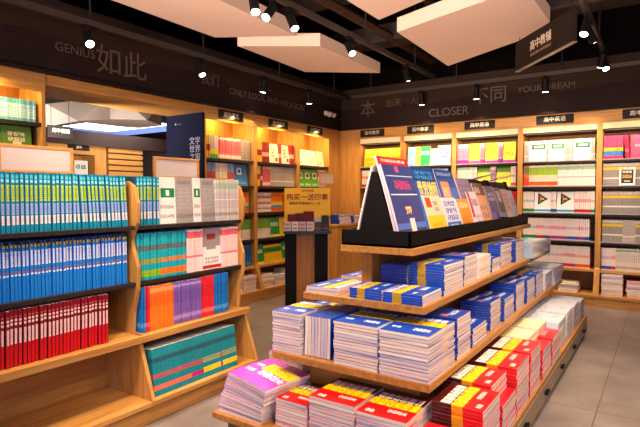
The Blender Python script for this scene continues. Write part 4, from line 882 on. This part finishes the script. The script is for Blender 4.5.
# hanging category sign
hs = thing('hanging_sign', 'dark hanging board lettered in cream, below the ceiling at right', 'sign', (-.93, 4.86, 2.44)); hs.rotation_euler[2] = math.atan2(4.409-5.225, -.577+1.216)
MB().box(-.5, .5, -.015, .015, 0, .265).build('board', mat('sign_board', '1C1210', .6), hs)
MB().box(-.502, .502, -.02, .02, -.006, 0).build('edge_strip', mat('sign_edge', '8C7C74', .4, metal=.6), hs)
text('高中教辅', .095, CREAM, hs, (-.02, -.0155, .15), RB, 'sign_lettering')
text('TEACHING MATERIALS', .036, mat('dim_gold', '9A7A5C', .5), hs, (-.02, -.0155, .075), RB, 'sign_lettering')
for x in (-.45, .45): MB().tube((x, 0, .27), (x, 0, 1.0), .003, n=6).build('wire', BLACK, hs)
# services under the ceiling
PIPE = mat('rusty_brown_pipe', '3A1C14', .6); DUCT = mat('dark_duct', '2A211D', .6)
for x, z, rr, y0, y1, lb, m in ((-2.75, 3.1, .05, .5, 6.9, 'reddish brown pipe above the left aisle track', PIPE), (-2.1, 3.25, .04, .5, 6.9, 'thin brown pipe above the centre of the shop', PIPE), (.1, 3.2, .09, .5, 6.9, 'thick dark pipe above the right aisle', DUCT)):
    tag(MB().tube((x, y0, z), (x, y1, z), rr).build('ceiling_pipe', m), lb, 'pipe')
for y, z, lb in ((3.4, 3.2, 'dark duct crossing under the ceiling, nearest'), (4.5, 3.3, 'dark duct crossing under the ceiling, middle'), (5.7, 3.15, 'dark duct crossing under the ceiling, by the back wall')):
    tag(MB().box(-4.4, 2.2, y-.15, y+.15, z-.08, z+.12).build('ceiling_duct', DUCT), lb, 'duct')
# emergency light near the corner
el = thing('emergency_light', 'small white emergency light on the fascia at the corner', 'emergency light', (XW+.03, 6.1, 2.38))
MB().box(0, .05, -.09, .09, -.03, .03).build('housing', mat('plastic_white', 'C8B8B0', .5), el, bevel=.01)
for s in (-1, 1): MB().tube((.05, s*.06, -.01), (.09, s*.075, -.03), .028, .034, 14).build('lamp_head', mat('plastic_white'), el)

# ------------------------------------------------------------------ the room beyond the opening
struct(MB().box(-9, -8.9, .5, 7.2, 0, 3.45).build('wall_far', mat('far_wall', '2A1E1A', .7)))
FW = mat('facet_white', 'C8BAB0', .8)
cl = thing('faceted_ceiling', 'pale folded ceiling bulkhead of the room beyond the opening', 'ceiling feature', (-6.2, 4.2, 2.2))
FV = [(-6.200, 3.302, 2.329),(-6.200, 3.297, 2.054),(-5.900, 3.524, 2.129),(-6.200, 4.176, 2.555),(-6.200, 4.375, 2.545),(-5.900, 4.517, 2.258),(-6.200, 4.978, 2.571),(-6.200, 5.010, 2.259),(-6.200, 4.156, 2.253)]
FV = [(x+6.2, y-4.2, z-2.2) for x, y, z in FV]
bk = [(x-.6, y, z) for x, y, z in FV]
MB().add(FV+bk, [(0,2,3),(0,1,2),(2,8,3),(8,5,4),(3,8,4),(4,5,6),(5,7,6),(8,7,5),(0,3,12,9),(3,4,13,12),(4,6,15,13),(6,7,16,15),(7,8,17,16),(8,2,11,17),(2,1,10,11),(1,0,9,10)]).build('facet_panel', FW, cl)
sky = thing('light_box', 'bright white ceiling light box beyond the opening', 'ceiling light', (-7.55, 5.3, 2.42))
MB().box(-1.3, 1.1, -.75, .65, .02, .05).build('diffuser', mat('light_box_diffuser', 'FFF8F0', .5, emit=2.2), sky)
MB().box(-1.33, 1.13, -.78, -.75, -.08, .06).box(-1.33, 1.13, .65, .68, -.08, .06).box(-1.33, -1.3, -.75, .65, -.08, .06).box(1.1, 1.13, -.75, .65, -.08, .06).build('rim', mat('light_box_rim', '5C7CC8', .5), sky)
area('light_box_light', (-7.9, 5.2, 2.32), (-7.9, 5.2, 0), 1.8, 1.0, 20, (.85, .88, 1))
area('added_facet_fill', (-4.9, 2.6, 1.7), (-6.3, 4.2, 2.4), .5, .5, 60, (1, .85, .75))  # unseen fill light added to brighten the folded bulkhead
struct(MB().box(-8.9, -7.4, 6.6, 6.9, 0, 2.6).build('wall_beyond', mat('far_dark_band', '33231E', .7)))
sg = thing('hanging_sign', 'small dark hanging board seen through the opening', 'sign', (-5.5, 3.08, 1.86))
MB().box(-.012, .012, -.14, .14, 0, .13).build('board', BLACKM, sg)
text('高中教辅', .05, CREAM, sg, (.0125, 0, .075), RL, 'sign_lettering')
for s in (-.1, .1): MB().tube((0, s, .13), (0, s, 1.59), .003, n=6).build('wire', BLACK, sg)
# fascia, slatted wall and case of the far room
struct(MB().box(-7.6, -7.45, 3.4, 6.6, 2.0, 2.22).build('trim_8', mat('far_fascia', '35241F', .6)))
sw = thing('slatted_wall', 'warm lit slatted timber wall beyond the opening', 'wall panel', (-7.5, 5.3, 0))
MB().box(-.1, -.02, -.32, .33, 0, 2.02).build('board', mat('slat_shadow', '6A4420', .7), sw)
for i in range(16): MB().box(-.02, .02, -.32, .33, .5+i*.095, .57+i*.095).build('slat', W_Y, sw)
fc = thing('far_bookcase', 'wooden bookcase with a small sign beyond the opening', 'bookcase', (-7.5, 4.55, 0))
MB().box(-.36, -.34, -.55, .4, 0, 2.0).build('back_panel', W_Z, fc)
MB().box(-.34, 0, -.55, -.52, 0, 2.0).box(-.34, 0, .2, .4, 0, 2.0).build('side_panel', W_Z, fc)
MB().box(-.34, .01, -.52, .2, 1.86, 2.0).build('header', W_Y, fc)
for z in (1.55, 1.2, .85): MB().box(-.34, 0, -.52, .2, z-.03, z).build('shelf', SHELFD, fc)
s_ = MB().box(.011, .02, -.25, .1, 1.92, 2.0).build('category_sign', BLACKM, fc)
text('高中', .05, CREAM, s_, (.021, -.07, 1.96), RL, 'sign_lettering')
for i in range(2):
    o = MB().box(-.01, .01, -.11, .11, 0, .22).build('book', rects('far_cover', 'C8C4BC', [(.1,.9,.4,.7,'3C5A4A',2,1,.7)], 'YZ'), None, (-7.56, 4.3+i*.25, 1.55)); tag(o, ('left', 'right')[i]+' pale book facing out in the far room bookcase', 'book')
area('far_wash', (-6.6, 4.9, 2.1), (-7.5, 5.0, 1.6), .1, 1.4, 6)
print('books', NB[0], 'objects', len(D.objects))
